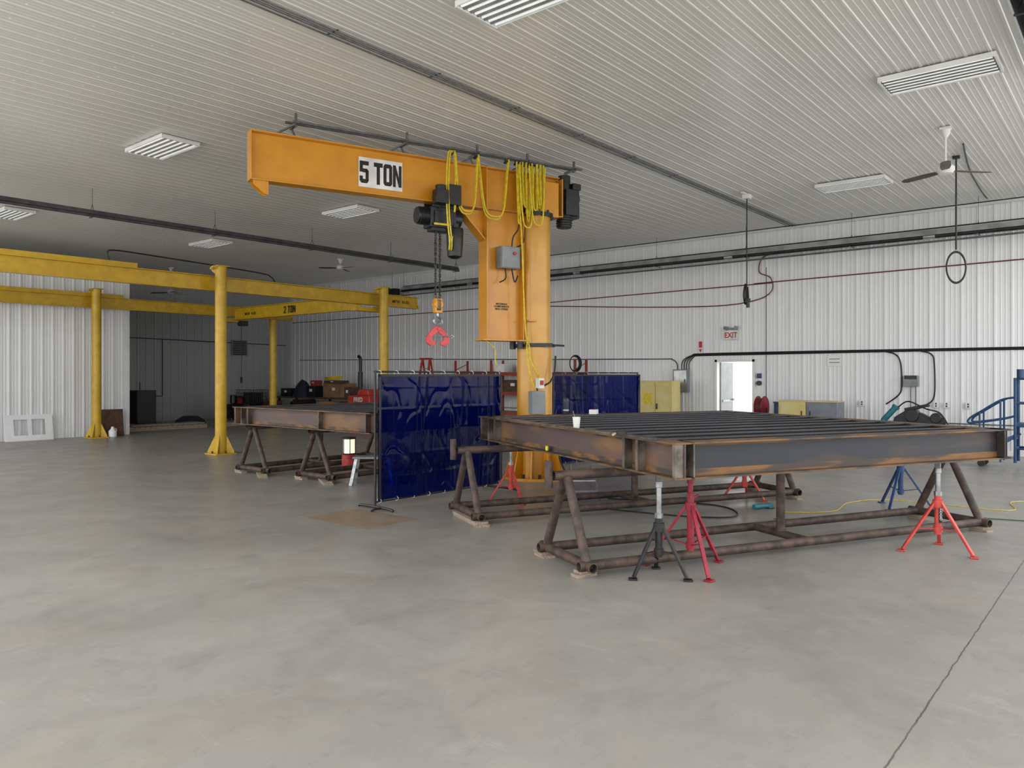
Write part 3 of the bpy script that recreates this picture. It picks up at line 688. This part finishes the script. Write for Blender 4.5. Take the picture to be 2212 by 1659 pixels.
def fan(x,y,zc,zh,rot,m,label,r=.66):
    g=thing('ceiling_fan',label,'ceiling fan',(x,y,zh-.1),0,'three blade ceiling fans')
    B().lathe([(.02,.0),(.09,.01),(.12,.05),(.12,.1),(.08,.14),(.03,.16)],seg=28).done('motor',g,'white')
    L=zc-zh+.1
    B().cyl((0,0,.15),(0,0,L-.02),.014).lathe([(.02,L-.16),(.05,L-.12),(.07,L-.02)],seg=20).done('downrod',g,'white')
    B().box((0,0,L-.03),(.14,.14,.03)).done('mounting_plate',g,'white')
    for i in range(3):
        a=rot+2*pi*i/3; u=Vector((math.cos(a),math.sin(a),-.03)); v=Vector((-math.sin(a),math.cos(a),.15)).normalized()
        B().prism([(.13,-.05),(.3,-.07),(r-.06,-.065),(r,-.03),(r,.03),(r-.06,.065),(.3,.07),(.13,.05)],(0,0,.05),u,v,.008).done('blade',g,m)
        B().bar(Vector((0,0,.055))+u*.08,Vector((0,0,.055))+u*.26,.03,.01).done('blade_arm',g,m)
    return g
fan(12.6,2.26,ZC,4.66,3.316,'brown','white ceiling fan with brown blades on short rod')
fan(14.9,19.2,ZC,5.0,.5,'brown','white ceiling fan with dark blades over gantry')
fan(12.5,25.1,ZC,4.45,.2,'brown','ceiling fan inside dark recess')

for y,r in((0,.009),(.07,.014),(.15,.009)):
    B().tube([(1.2,6.5+y,ZC-.027),(17.9,6.5+y,ZC-.027),(XW-.03,6.5+y,ZC-.03)],r,8).done('ceiling_conduit',None,'conduit',label='long grey electrical conduit fixed along the ceiling',cat='conduit',group='parallel ceiling conduits')
for i in range(11): B().box((0,0,0),(.02,.2,.006)).done('conduit_strap',None,'conduit',loc=(2+1.5*i,6.575,ZC-.014),label='small steel strap across ceiling conduits',cat='strap',group='conduit straps')
B().tube(smooth([(XW-.5,1.3,ZC-.1),(XW-.5,6,ZC-.1),(XW-.5,16,ZC-.1)],3),.012).done('gas_pipe',None,'dark',label='thin dark gas pipe under ceiling along the wall',cat='pipe')
B().tube(smooth([(13.6,2.2,ZC-.03),(15.5,2.4,ZC-.03),(17.6,2.5,ZC-.03),(18.1,2.5,ZC-.03)]),.012).done('ceiling_cable',None,'dark',label='short dark cable running along the ceiling',cat='cable')

def heater(L,loc,rz,label,refl='alu_foil',tubem='heater_dark',k=1):
    g=thing('tube_heater',label,'tube heater',loc,rz,'infrared tube heaters')
    b=B()
    pts=[(-.15*k,-.05*k),(-.09*k,.05*k),(.09*k,.05*k),(.15*k,-.05*k)]
    for i in range(3):
        p,q=pts[i],pts[i+1]; b.bar((0,(p[0]+q[0])/2,(p[1]+q[1])/2),(L,(p[0]+q[0])/2,(p[1]+q[1])/2),.004,math.hypot(q[0]-p[0],q[1]-p[1]),up=(0,q[0]-p[0],q[1]-p[1]))
    b.done('reflector',g,refl)
    B().cyl((-.1,0,-.05*k),(L+.1,0,-.05*k),.045*k,seg=16).done('burner_tube',g,tubem)
    n=int(L/2.2)
    for i in range(n+1):
        x=L*i/max(n,1); B().bar((x,-.15*k,-.1*k),(x,.15*k,-.1*k),.03,.008).cyl((x,-.15*k,-.1*k),(x,0,.16),.005,seg=6).cyl((x,.15*k,-.1*k),(x,0,.16),.005,seg=6).cyl((x,0,.15),(x,0,ZC-loc[2]),.004,seg=6).done('hanger',g,'dark')
    return g
heater(15.2,(1.2,15.7,4.78),0,'long dark infrared tube heater hung below ceiling','heater_dark','heater_dark',.85)
hw=heater(19.4,(17.9,.2,4.6),pi/2,'long infrared tube heater along the white back wall','alu_foil','dark',1.2)
B().tube([(0,.02,.1),(19.4,.02,.08)],.014).done('gas_line',hw,'dark')
B().tube([(0,.15,-.19),(19.4,.15,-.25)],.02).done('return_pipe',hw,'conduit')
for x in(3.2,7.6,12.1,16.2): B().cyl((x,0,-.06),(x+.22,0,-.06),.062).done('tube_coupling',hw,'alum')
B().box((0,0,0),(.26,.5,.22)).cyl((0,.25,0),(0,.55,0),.1).cyl((0,.3,.12),(.1,.3,.18),.05).cyl((0,0,.1),(0,0,ZC-4.52),.006,seg=6).done('heater_burner',None,'black',.01,loc=(17.9,20.2,4.52),label='black burner box at the end of the tube heater',cat='heater burner')
heater(7.5,(3.2,.78,4.98),0,'dark infrared tube heater under ceiling by camera side','dark','dark')

g=thing('hanging_power_drop','black drop cord with coiled plug hanging from ceiling box','power drop',(14.65,6.1,3.0))
B().box((0,0,2.21),(.5,.05,.03)).box((0,0,2.17),(.14,.14,.09)).done('ceiling_box',g,'white',.004)
b=B(); b.tube([(0,0,2.15),(0,0,.4)],.012)
for k in range(3): b.tube(smooth([(.0,.02*k,.45),(-.06-.01*k,.02*k,.25),(-.03,.02*k,.08),(.04,.02*k,.06),(.08,.02*k,.2),(.05,.02*k,.4)],5),.011)
b.done('cord',g,'rubber'); B().cyl((.0,-.02,.1),(0,-.02,-.02),.035).box((0,-.02,.12),(.1,.07,.08)).done('plug',g,'dark')
g=thing('hanging_hose','black air hose with round loop hanging from the ceiling','hose',(14.4,2.43,3.15))
b=B(); b.tube([(0,0,2.08),(0,0,.56)],.014)
for k in range(2): b.tube([(.16*math.sin(t)*.64,-.16*math.sin(t)*.77-.0,.27+(.25+.01*k)*math.cos(t)+.0) for t in [2*pi*i/28 for i in range(28)]],.014,8,True)
b.box((0,0,2.08),(.1,.1,.04)); b.done('hose',g,'rubber')

# ---------------------------------------------------------------- back wall items
WX=XW-.0205
def W(name,label,cat,y,z,rz=-pi/2,x=None):
    return thing(name,label,cat,(WX if x is None else x,y,z),rz)
def wtext(s,parent,m,loc,size,off=.003,sx=1): return text(s,'lettering',parent,m,loc,(pi/2,0,0),size,.001,off,sx)
g=W('exit_sign','white sign with red EXIT lettering and twin emergency lamps','exit sign',8.11,2.54)
B().box((0,-.03,.12),(.34,.06,.24)).done('sign_box',g,'sign_white',.004); wtext('EXIT',g,'sign_red',(0,-.062,.12),.19,.005,.85)
for s_ in(-.12,.12): B().cyl((s_,-.04,.3),(s_*1.2,-.12,.3),.045).done('lamp_head',g,'greyp')
B().box((0,-.03,.27),(.3,.06,.06)).done('battery_box',g,'greyp',.004)
g=W('extinguisher_sign','narrow red and white fire extinguisher sign on wall','sign',8.96,2.2); B().box((0,-.01,.17),(.11,.02,.36)).done('plate',g,'sign_white'); B().box((0,-.022,.24),(.09,.006,.16)).prism([(-.045,.12),(.045,.12),(0,.03)],(0,-.022,0),(1,0,0),(0,0,1),.006).done('red_arrow',g,'sign_red')
g=W('notice_sheet','white paper notice taped on the ribbed wall','notice',5.61,1.86); B().box((0,-.004,.12),(.32,.008,.24)).done('sheet',g,'wpaper')
B().box((0,-.0095,.16),(.24,.002,.02)).box((0,-.0095,.08),(.24,.002,.02)).done('print_block',g,'greyp')
g=W('electrical_panel','grey steel electrical panel with hinged cover','electrical panel',9.48,1.2)
B().box((0,-.07,.3),(.42,.14,.6)).done('cabinet_body',g,'greyp',.006); B().box((0,-.147,.3),(.36,.01,.54)).done('cover',g,'alum',.004); B().box((.14,-.16,.3),(.02,.02,.08)).done('latch',g,'dark')
X=WX-.013
def wp(*p): return [(X-(q[2] if len(q)>2 else 0),q[0],q[1]) for q in p]
def wc(pts,r,label='black power cable looping along the wall'): B().tube(smooth(pts,5),r).done('wall_cable',None,'rubber',label=label,cat='cable',group='black wall cables')
for k in range(4):
    o=.035*k; wc(wp((9.5-o*2,1.8),(9.48-o*2,2.0),(9.3-o*2,2.13+o*.4),(9.0,2.15+o*.5),(7,2.16+o*.5),(4.4,2.17+o*.4),(1.2,2.17+o*.4)),.012)
wc(wp((9.62,1.8),(9.64,1.95),(9.8,2.07),(10.2,2.08),(14,2.12),(20,2.2),(26.5,2.25)),.012)
wc(wp((4.5,2.17),(4.3,2.1),(4.2,1.9),(4.18,1.4),(4.25,1.2),(4.5,1.0)),.015); wc(wp((3.8,2.17),(3.6,2.1),(3.54,1.9),(3.54,1.2),(3.7,1.0),(3.9,.9)),.015)
B().tube(smooth(wp((1,4.0),(7.2,3.92),(7.3,3.9),(12,3.86),(16,3.8),(24,3.78),(27,3.78)),5),.013).done('air_line',None,'redhose',label='dark red air line fixed across the wall',cat='pipe')
B().tube(smooth(wp((6.9,4.6,.004),(7.3,4.55,.004),(7.4,4.2,.004),(7.1,4.02,.03),(7.08,3.7,.03),(7.5,3.5,.004),(8.5,3.42,.004),(10.5,3.5,.004),(13,3.66,.004),(13.9,3.72,.004)),6),.013).done('air_hose',None,'redhose',label='dark red rubber hose sagging on the wall',cat='hose')
for p,q,r in(((7.22,4.3),(7.22,.9),.01),((27,.62),(1,.62),.012),((4.0,.62),(4.0,1.4),.01),((3.9,.62),(3.9,1.4),.01)):
    B().cyl((X+.004,p[0],p[1]),(X+.004,q[0],q[1]),r).done('wall_pipe',None,'conduit',label='thin grey conduit fixed on the back wall',cat='pipe',group='wall conduits')
g=W('meter_box','grey wall mounted disconnect box with conduits','electrical box',3.98,1.4); B().box((0,-.06,.12),(.28,.12,.24)).done('box_body',g,'greyp',.006); B().box((0,-.125,.2),(.24,.01,.08)).done('cover',g,'dark')
for y in(3.5,3.3,2.9,5.0):
    g=thing('wall_outlet','small white duplex wall outlet box','outlet',(WX,y,.95),-pi/2,'wall outlets'); B().box((0,-.025,.06),(.1,.05,.13)).done('box_body',g,'white',.004); B().box((0,-.052,.085),(.03,.004,.03)).done('socket',g,'dark'); B().box((0,-.052,.035),(.03,.004,.03)).done('socket',g,'dark')
g=W('hose_reel','dark red hose reel in front of blue panel','hose reel',7.1,.55,x=17.9)
for x in(-.08,.08): B().cyl((x,0,.33),(x+.015,0,.33),.27,seg=32).done('reel_disc',g,'crimson')
b=B()
for i in range(5): b.tube([(-.06+.03*i,.2*math.cos(t),.33+.2*math.sin(t)) for t in [2*pi*k/24 for k in range(24)]],.016,8,True)
b.done('hose',g,'redhose'); B().box((0,.3,.03),(.4,.7,.04)).bar((-.13,0,.05),(-.13,0,.33),.04,.02,up=(1,0,0)).bar((.13,0,.05),(.13,0,.33),.04,.02,up=(1,0,0)).done('bracket',g,'dark')
B().box((0,0,.5),(.05,.36,1.0)).box((.0,0,1.0),(.07,.4,.03)).box((-.03,0,.5),(.01,.3,.9)).done('steel_sheet',None,'blue2',.004,loc=(18.1,6.68,0),label='blue steel sheet standing beside the hose reel',cat='sheet')
g=W('wall_switch','dark round gauge above blue switch box','switch',7.4,1.35); B().cyl((0,0,.1),(0,-.05,.1),.06).done('dial',g,'dark'); B().box((0,-.02,.28),(.1,.04,.12)).done('switch_box',g,'blue')
g=W('safety_cabinet','faded yellow flammable storage cabinet with double doors','cabinet',9.72,0,x=17.75)
B().box((0,0,.77),(.92,.46,1.46)).box((0,0,.03),(.86,.42,.06)).done('body',g,'saf',.008)
for s_ in(-1,1): B().box((.225*s_,-.24,.78),(.43,.02,1.36)).done('door',g,'saf',.005)
B().box((.05,-.265,.85),(.03,.03,.14)).done('handle',g,'dark'); B().box((-.22,-.252,1.05),(.26,.004,.3)).done('warning_label',g,'cable_yellow')
g=W('low_cabinet','low yellow and grey-blue steel cabinet against wall','cabinet',5.75,0,x=17.3)
B().box((-.32,0,.54),(.6,.5,1.04)).done('yellow_section',g,'saf',.008); B().box((.32,0,.54),(.66,.5,1.04)).done('grey_section',g,'greyblue',.008)
B().box((-.32,-.26,.6),(.5,.015,.8)).done('door',g,'saf',.004); B().box((.32,-.26,.6),(.56,.015,.8)).done('door',g,'greyblue',.004)
for x in(-.1,.08): B().box((x,-.275,.8),(.02,.02,.12)).done('handle',g,'dark')
B().box((0,0,1.07),(1.3,.52,.02)).done('top',g,'saf')
g=W('cutoff_saw','black metal cutting saw with teal motor on a bench','saw',3.6,0,x=17.1)
B().box((0,0,.62),(1.1,.5,.05)).bar((-.48,-.2,0),(-.48,-.2,.6),.05,.05).bar((.48,-.2,0),(.48,-.2,.6),.05,.05).bar((-.48,.2,0),(-.48,.2,.6),.05,.05).bar((.48,.2,0),(.48,.2,.6),.05,.05).done('bench',g,'dark')
B().prism([(-.4,0),(.5,0),(.55,.06),(.5,.16),(.3,.14),(.1,.24),(-.15,.3),(-.38,.14)],(0,0,.65),(1,0,0),(0,0,1),.2).cyl((.38,-.14,.8),(.38,.1,.8),.1,seg=28).cyl((-.05,-.14,.84),(-.05,.1,.84),.13,seg=28).bar((-.2,0,.95),(.25,0,1.05),.08,.06).done('saw_body',g,'black',.01)
B().cyl((-.58,-.1,.72),(-.36,-.1,.98),.06,seg=20).cyl((-.36,-.1,.98),(-.33,-.1,1.02),.075,seg=20).cyl((-.6,-.1,.7),(-.58,-.1,.72),.05).done('motor',g,'teal')
B().tube(smooth([(-.3,-.1,1.0),(-.1,-.15,1.12),(.2,-.1,.98),(.45,-.1,.9),(.6,-.1,.66)]),.014).done('cord',g,'rubber')
g=W('rolling_platform','blue steel rolling work platform with tube handrails','platform ladder',1.72,0,x=16.3)
b=B()
for x in(-.08,.4):
    for y in(-.22,.22): b.cyl((x,y,.1),(x,y,1.6),.025)
for z in(.35,.75,1.15,1.58):
    for y in(-.22,.22): b.cyl((-.08,y,z),(.4,y,z),.018)
    for x in(-.08,.4): b.cyl((x,-.22,z),(x,.22,z),.018)
b.box((.16,0,.78),(.5,.46,.04)).cyl((.0,-.2,1.6),(.0,-.2,1.75),.06); b.box((.22,-.2,.45),(.3,.03,.6)); b.done('tower',g,'blue2')
for y in(-.22,.22):
    b=B(); b.tube(smooth([(-.1,y,1.25),(-.3,y,1.2),(-.62,y,.98),(-.78,y,.86),(-.76,y,.78),(-.3,y,.86),(-.1,y,.92)],5),.018)
    b.cyl((-.62,y,.98),(-.62,y,.1),.016); b.cyl((-.3,y,1.2),(-.3,y,.1),.016); b.bar((-.75,y,.1),(-.05,y,.6),.02,.06); b.done('handrail',g,'blue2')
for i in range(3): B().box((-.62+.22*i,0,.2+.16*i),(.2,.42,.03)).done('step',g,'blue2')
for x in(-.6,.3):
    for y in(-.2,.2): B().cyl((x,y-.02,.06),(x,y+.02,.06),.06).done('caster',g,'black')

g=W('storage_rack','orange-red steel storage rack holding supplies','rack',14.6,0,x=17.9)
for x in(-2.3,-.8,.8,2.3):
    b=B()
    for y in(-.28,.28): b.box((x,y,1.05),(.06,.05,2.1))
    for i in range(4): b.bar((x,-.28,.3+.5*i),(x,.28,.5+.5*i),.02,.02)
    b.done('upright',g,'orangered')
for z in(.5,1.1,1.68):
    B().box((0,0,z+.04),(4.6,.56,.025)).done('shelf',g,'wood')
    for y in(-.3,.3): B().box((0,y,z),(4.6,.03,.1)).done('shelf_beam',g,'orangered')
def carton(x,y,z,sx,sy,sz,m,label,rz=0,cat='box',name='carton'):
    g=thing(name,label,cat,(x,y,z),rz)
    B().box((0,0,sz/2),(sx,sy,sz)).done('box_body',g,m,.006); B().box((0,0,sz+.001),(sx*.98,.05,.003)).done('tape_strip',g,'card'); B().box((-sx/2-.001,0,sz*.6),(.003,min(.16,sy*.4),min(.1,sz*.25))).done('shipping_label',g,'wpaper'); return g
carton(17.9,15.2,1.733,.4,.5,.25,'wpaper','white carton on the red storage rack')
carton(17.9,14.1,1.733,.4,.6,.2,'darkcard','brown carton on the red storage rack')
carton(17.9,16.2,1.153,.45,.5,.3,'card','cardboard carton on the red storage rack')
carton(17.9,14.6,1.153,.45,.7,.35,'darkcard','brown carton on the middle rack shelf')
carton(17.9,13.0,1.153,.4,.4,.3,'dark','dark plastic tote on the red storage rack')
g=W('cable_coil','black cable coil hung from rack upright','cable coil',12.25,1.75,x=17.56)
b=B()
for k in range(4): b.tube([((.16+.012*k)*math.cos(t),.02*k-.04,.22+(.2+.01*k)*math.sin(t)) for t in [2*pi*i/24 for i in range(24)]],.014,7,True)
b.done('coil',g,'rubber'); B().box((0,.04,.4),(.03,.12,.02)).done('hanging_hook',g,'steel')
g=W('step_ladder','red fibreglass step ladder with orange top standing by wall','ladder',17.9,0,x=17.3)
for s_ in(-1,1):
    B().bar((s_*.27,-.42,0),(s_*.17,0,2.15),.03,.08,up=(1,0,0)).done('front_rail',g,'red'); B().bar((s_*.25,.42,0),(s_*.17,.03,2.15),.03,.05,up=(1,0,0)).done('rear_rail',g,'red')
for i in range(6):
    z=.3+.31*i; t=z/2.15; B().box((0,-.42*(1-t),z),(.52-.2*t,.09,.025)).done('step',g,'alum')
B().box((0,0,2.17),(.42,.2,.06)).done('top_cap',g,'orangered',.01)

g=W('engine_welder','red engine driven machine marked FRED with black exhaust stack','machine',20.0,0,x=16.6)
B().box((0,0,.62),(1.1,.7,.7)).box((0,0,.15),(1.2,.6,.2)).prism([(-.3,0),(.3,0),(.24,.2),(-.24,.2)],(.1,0,.97),(1,0,0),(0,0,1),.5).done('housing',g,'red',.03)
wtext('FRED',g,'sign_white',(0,-.36,.84),.2,.006); B().tube(smooth([(-.32,0,.95),(-.32,0,1.3),(-.32,0,2.1),(-.34,0,2.22),(-.42,0,2.28)]),.055,14).cyl((-.32,0,1.25),(-.32,0,1.75),.08).done('exhaust_stack',g,'black')
for x in(-.4,.4): B().cyl((x,-.34,.16),(x,-.42,.16),.16,seg=24).done('wheel',g,'black')
g=W('workbench','dark steel workbench loaded with shop supplies','workbench',23.4,0,x=17.3)
B().box((0,0,.82),(4.4,.9,.06)).done('bench_top',g,'darkcard',.004)
for x in(-2.1,0,2.1): B().bar((x,-.38,0),(x,-.38,.8),.07,.07).bar((x,.38,0),(x,.38,.8),.07,.07).bar((x,-.38,.25),(x,.38,.25),.05,.05).done('leg',g,'dark')
B().box((0,0,.25),(4.1,.8,.03)).done('lower_shelf',g,'darkcard')
carton(17.2,22.2,.852,.55,1.2,.5,'card','large brown cardboard carton on workbench')
carton(17.1,23.5,.852,.4,.5,.4,'black','black carton on workbench')
carton(17.15,23.5,1.254,.3,.3,.2,'orangered','small orange carton on black carton')
carton(17.1,25.0,.852,.5,.6,.3,'black','black plastic tool case on workbench',0,'case','tool_case')
carton(17.1,21.35,.852,.5,.3,.38,'darkcard','dark cardboard carton at the end of bench')
carton(16.9,22.0,1.357,.4,.9,.1,'darkcard','flat brown carton on top of the big carton')
carton(17.0,22.4,.272,.5,.7,.4,'black','black bin beneath the workbench')
carton(17.0,24.2,.272,.5,.7,.4,'dark','dark grey bin beneath the workbench')
carton(16.3,25.0,.0,.5,.5,.7,'darkcard','tall brown carton standing before the workbench')
carton(16.2,22.9,.0,.5,.6,.8,'dark','dark equipment case standing before workbench',.2,'case','equipment_case')
carton(16.3,21.6,.0,.5,.5,.75,'card','cardboard carton on floor beside the workbench',.1)
g=thing('gas_cylinder','dark green gas cylinder standing by the wall','gas cylinder',(18.1,21.0,0)); B().lathe([(.11,0),(.115,.03),(.115,1.2),(.09,1.32),(.03,1.4)],seg=24).done('cylinder_body',g,'green'); B().lathe([(.03,1.4),(.05,1.42),(.05,1.52),(.02,1.55)],seg=16).done('valve_cap',g,'dark')
b=B()
for k in range(5): b.tube(smooth([(.0+.03*k,-.35,.02+.03*k),(.15,-.15,.05+.02*k),(.1,.2,.03+.02*k),(-.1,.35,.03+.02*k),(-.15,.0,.04+.02*k)],5,True),.014,7,True)
b.done('coiled_hose',None,'cable_yellow',loc=(17.0,22.3,1.46),label='yellow air hose coiled on top of cartons',cat='hose')
b=B(); gx=[]
for i in range(15):
    row=[]
    for j in range(15):
        u=i/14-.5;v=j/14-.5; r=math.hypot(u,v); z=max(0,.62*(1-(r/.5)**2))+.1*noise.noise(Vector((u*6,v*6,1))); row.append(b.bm.verts.new((u*.7,v*.9,max(0,z) if r<.5 else 0)))
    gx.append(row)
for i in range(14):
    for j in range(14): b._f([gx[i][j],gx[i+1][j],gx[i+1][j+1],gx[i][j+1]])
b.done('tarp_pile',None,'tarp',loc=(17.1,24.25,.855),label='crumpled dark blue tarp on the workbench',cat='tarp')
g=thing('wire_crate','dark wire mesh crate standing near recess corner','crate',(16.0,25.9,0))
b=B()
for i in range(9):
    t=-.5+i/8
    b.cyl((-.35,t*1.0,.5),(-.35,t*1.0,1.1),.01,seg=6); b.cyl((t*.7,-.5,.5),(t*.7,-.5,1.1),.01,seg=6)
for i in range(6):
    z=.5+.12*i; b.cyl((-.35,-.5,z),(-.35,.5,z),.01,seg=6); b.cyl((-.35,-.5,z),(.35,-.5,z),.01,seg=6)
b.done('mesh_sides',g,'dark'); B().box((0,0,.25),(.7,1.0,.5)).box((.1,.1,.75),(.4,.7,.5)).done('crate_base',g,'dark',.01)
g=thing('air_compressor','black and red wheeled shop compressor','compressor',(14.6,24.6,0),.4)
B().cyl((-.5,0,.4),(.5,0,.4),.25,seg=28).cyl((-.5,0,.4),(-.56,0,.4),.18).done('tank',g,'dark'); B().box((.1,0,.78),(.4,.3,.25)).cyl((-.2,0,.66),(-.2,0,.95),.1).done('pump',g,'black',.02); B().box((-.1,-.2,.75),(.2,.06,.2)).done('guard',g,'crimson')
for p,q,r in(((.35,-.25,.14),(.35,-.32,.14),.14),((.35,.25,.14),(.35,.32,.14),.14)): B().cyl(p,q,r).done('wheel',g,'black')
B().cyl((-.4,0,.0),(-.4,0,.18),.03).done('foot',g,'black')

g=thing('water_softener','tall grey pressure tank with valve head and pipes','tank',(10.35,25.0,0))
B().lathe([(.2,0),(.2,.05),(.17,.06),(.17,1.3),(.14,1.45),(.05,1.5)],seg=28).done('tank_body',g,'greyp'); B().box((0,0,1.58),(.22,.2,.16)).cyl((0,0,1.66),(0,0,1.75),.06).done('valve_head',g,'black',.01)
B().tube([(-.05,0,1.7),(-.05,0,1.95),(-.25,0,1.95),(-.25,0,1.3)],.02).tube([(.08,0,1.6),(.22,0,1.6),(.22,0,.6)],.016).done('pipework',g,'dark')
g=thing('black_cabinet','black steel cabinet in the dark recess','cabinet',(11.3,24.6,.124),.0); B().box((0,0,.52),(.6,.7,1.04)).done('body',g,'black',.01); B().box((-.31,0,.52),(.015,.62,.94)).done('door',g,'dark',.004); B().box((-.33,.22,.55),(.02,.02,.12)).done('handle',g,'steel')
def pallet(x,y,L,Wd,label):
    g=thing('pallet',label,'pallet',(x,y,0),0,'timber pallets on recess floor')
    for s_ in(-1,0,1): B().box((0,s_*(Wd/2-.05),.05),(L,.09,.1)).done('stringer',g,'wood')
    n=int(L/.16)
    for i in range(n): B().box((-L/2+.07+i*(L-.14)/(n-1),0,.112),(.12,Wd,.022)).done('deck_board',g,'wood')
pallet(11.3,23.3,2.4,1.1,'long raw timber pallet on recess floor'); pallet(14.0,23.3,1.6,1.0,'raw timber pallet near yellow column'); pallet(11.35,24.65,1.1,1.2,'raw timber pallet under the black cabinet')
for i in range(4): B().box((0,0,.02),(2.2,.09,.04)).done('timber_plank',None,'wood',.003,loc=(11.4,23.0+.14*i,.124),rz=.02*(i-2),label='loose raw timber plank on pallet',cat='timber',group='planks on pallet')
g=thing('tarp_bundle','blue tarp bundle lying on the recess floor','tarp',(12.9,24.6,0)); b=B(); b.lathe([(.02,.3),(.25,.28),(.45,.15),(.5,.0)],seg=18); b.done('folded_tarp',g,'tarp')
g=thing('tool_tote','red and grey equipment tote on recess floor','tote',(14.3,23.4,.124)); B().box((0,0,.2),(.5,.7,.4)).done('tote_body',g,'dark',.03); B().box((0,0,.42),(.54,.74,.05)).done('lid',g,'crimson',.01); B().tube([(-.1,-.2,.44),(-.1,-.2,.55),(-.1,.2,.55),(-.1,.2,.44)],.015).done('handle',g,'black')
g=thing('wall_louver','grey louvered vent on the recess wall','vent',(16.2,YR-.021,2.4)); B().box((0,-.03,.3),(.66,.06,.6)).done('vent_frame',g,'greyp',.004)
for i in range(8): B().box((0,-.07,.06+.068*i),(.58,.05,.012),Euler((.6,0,0))).done('louver_blade',g,'dark')
B().tube(smooth([(9.75,YR-.035,3.0),(12,YR-.035,2.95),(15,YR-.035,2.9),(18.3,YR-.035,2.85)]),.015).cyl((13.2,YR-.035,2.93),(13.2,YR-.035,.9),.014).tube([(12.4,YR-.035,1.4),(12.4,YR-.035,.9),(13.2,YR-.035,.9)],.014).done('wall_conduit',None,'dark',label='thin dark conduit runs on the recess wall',cat='conduit')

g=thing('foam_board','white board with cut-out window openings leaning on wall','board',(7.15,21.62,0),0)
b=B(); tilt=Euler((-.2,0,0)).to_matrix(); Wb,Hb=1.08,.66
def rb_(x0,x1,z0,z1): b.box(tilt@Vector(((x0+x1)/2,0,(z0+z1)/2)),(x1-x0,.03,z1-z0),tilt)
rb_(-.54,-.34,0,Hb);rb_(.38,.54,0,Hb);rb_(-.34,.38,0,.14);rb_(-.34,.38,.54,Hb);rb_(-.02,.06,.14,.54)
b.done('board_panel',g,'wpaper')
for i in range(5): B().box((0,0,.36-.012*i),(.62-.03*i,.012,.72-.03*i),Euler((-.12,0,0))).done('cardboard_sheet',None,'darkcard',loc=(9.15,21.68-.03*i,.0),label='brown cardboard sheet leaning against white wall',cat='cardboard',group='leaning cardboard sheets')
g=thing('plastic_jug','white plastic jug with handle on floor','jug',(8.95,21.15,0)); B().lathe([(.08,0),(.1,.02),(.1,.16),(.04,.23),(.03,.25)],seg=20).done('jug_body',g,'wpaper'); B().cyl((0,0,.25),(0,0,.28),.035).done('cap',g,'white'); B().tube(smooth([(.04,0,.23),(.1,0,.21),(.1,0,.14)]),.01).done('handle',g,'white')

g=thing('radiant_lamp','glowing white lantern on a red portable base','lamp',(8.56,10.79,0))
B().cyl((0,0,.02),(0,0,.26),.125,seg=28).cyl((0,0,.0),(0,0,.03),.15,seg=28).done('base',g,'red',.01); B().cyl((0,0,.28),(0,0,.53),.1,seg=28).done('glowing_glass',g,'glow')
b=B(); b.cyl((0,0,.53),(0,0,.56),.12); b.cyl((0,0,.255),(0,0,.285),.12)
for i in range(6):
    a=pi/3*i; b.cyl((.115*math.cos(a),.115*math.sin(a),.26),(.115*math.cos(a),.115*math.sin(a),.55),.007,seg=6)
b.done('guard',g,'dark')
g=thing('step_stool','grey aluminium work step stool with folding legs','step stool',(7.6,9.0,0),-.9)
B().box((0,0,.41),(.58,.26,.03)).done('platform',g,'greyp',.004)
for x in(-1,1):
    for y in(-1,1): B().bar((x*.24,y*.09,.4),(x*.31,y*.16,0),.03,.045,up=(1,0,0)).done('leg',g,'steel')
    B().bar((x*.29,-.13,.2),(x*.29,.13,.2),.02,.05).done('step',g,'steel')
g=thing('folding_ladder','aluminium step ladder lying tilted under the frame','ladder',fp(1.35,4.1,0),FA+1.2)
for s_ in(-1,1): B().bar((-.25,s_*.17,.02),(.35,s_*.14,.4),.025,.06).done('rail',g,'alum'); B().bar((.35,s_*.14,.4),(.6,s_*.17,.02),.02,.03).done('rear_leg',g,'alum')
for i in range(3):
    t=.2+.3*i; B().box((-.25+.6*t,0,.02+.38*t+.02),(.08,.3,.02)).done('rung',g,'alum')

def cord(pts,m,label,r=.006):
    B().tube(smooth(pts,6),r,7).done('extension_cord',None,m,label=label,cat='cord')
z=.007
cord([fp(3.0,2.2,z),fp(3.6,2.0,z),fp(4.3,2.4,z),fp(5.0,2.3,z),fp(5.6,1.2,z),fp(6.4,1.6,z),fp(7.5,.6,z)],'cable_yellow','thin yellow extension cord snaking over concrete floor',.0045)
cord([fp(2.6,1.9,z),fp(3.1,1.65,z),fp(3.9,1.6,z),fp(4.6,1.2,z),fp(5.2,.6,z)],'green','dark green cord curled on the floor')
cord([fp(1.2,3.2,z),fp(1.8,2.4,z),fp(2.3,2.2,z),fp(2.6,2.7,z),fp(2.4,3.2,z),fp(1.6,3.9,z)],'rubber','black welding cable lying under the frame',.009)
g=thing('angle_grinder','teal angle grinder lying on floor by cord','grinder',fp(2.95,2.5,0),FA)
B().cyl((-.12,0,.035),(.1,0,.035),.03).box((.13,0,.035),(.07,.06,.06)).done('grinder_body',g,'teal',.004); B().cyl((.13,0,.0),(.13,0,.008),.06).done('disc',g,'dark')
g=thing('flat_bar_tool','flat dark steel bar tool lying on floor','tool',fp(2.3,.85,0),FA)
B().bar((-.12,0,.006),(.3,.04,.006),.05,.012).cyl((-.14,0,0),(-.14,0,.014),.045,seg=20).done('tool_body',g,'dark')
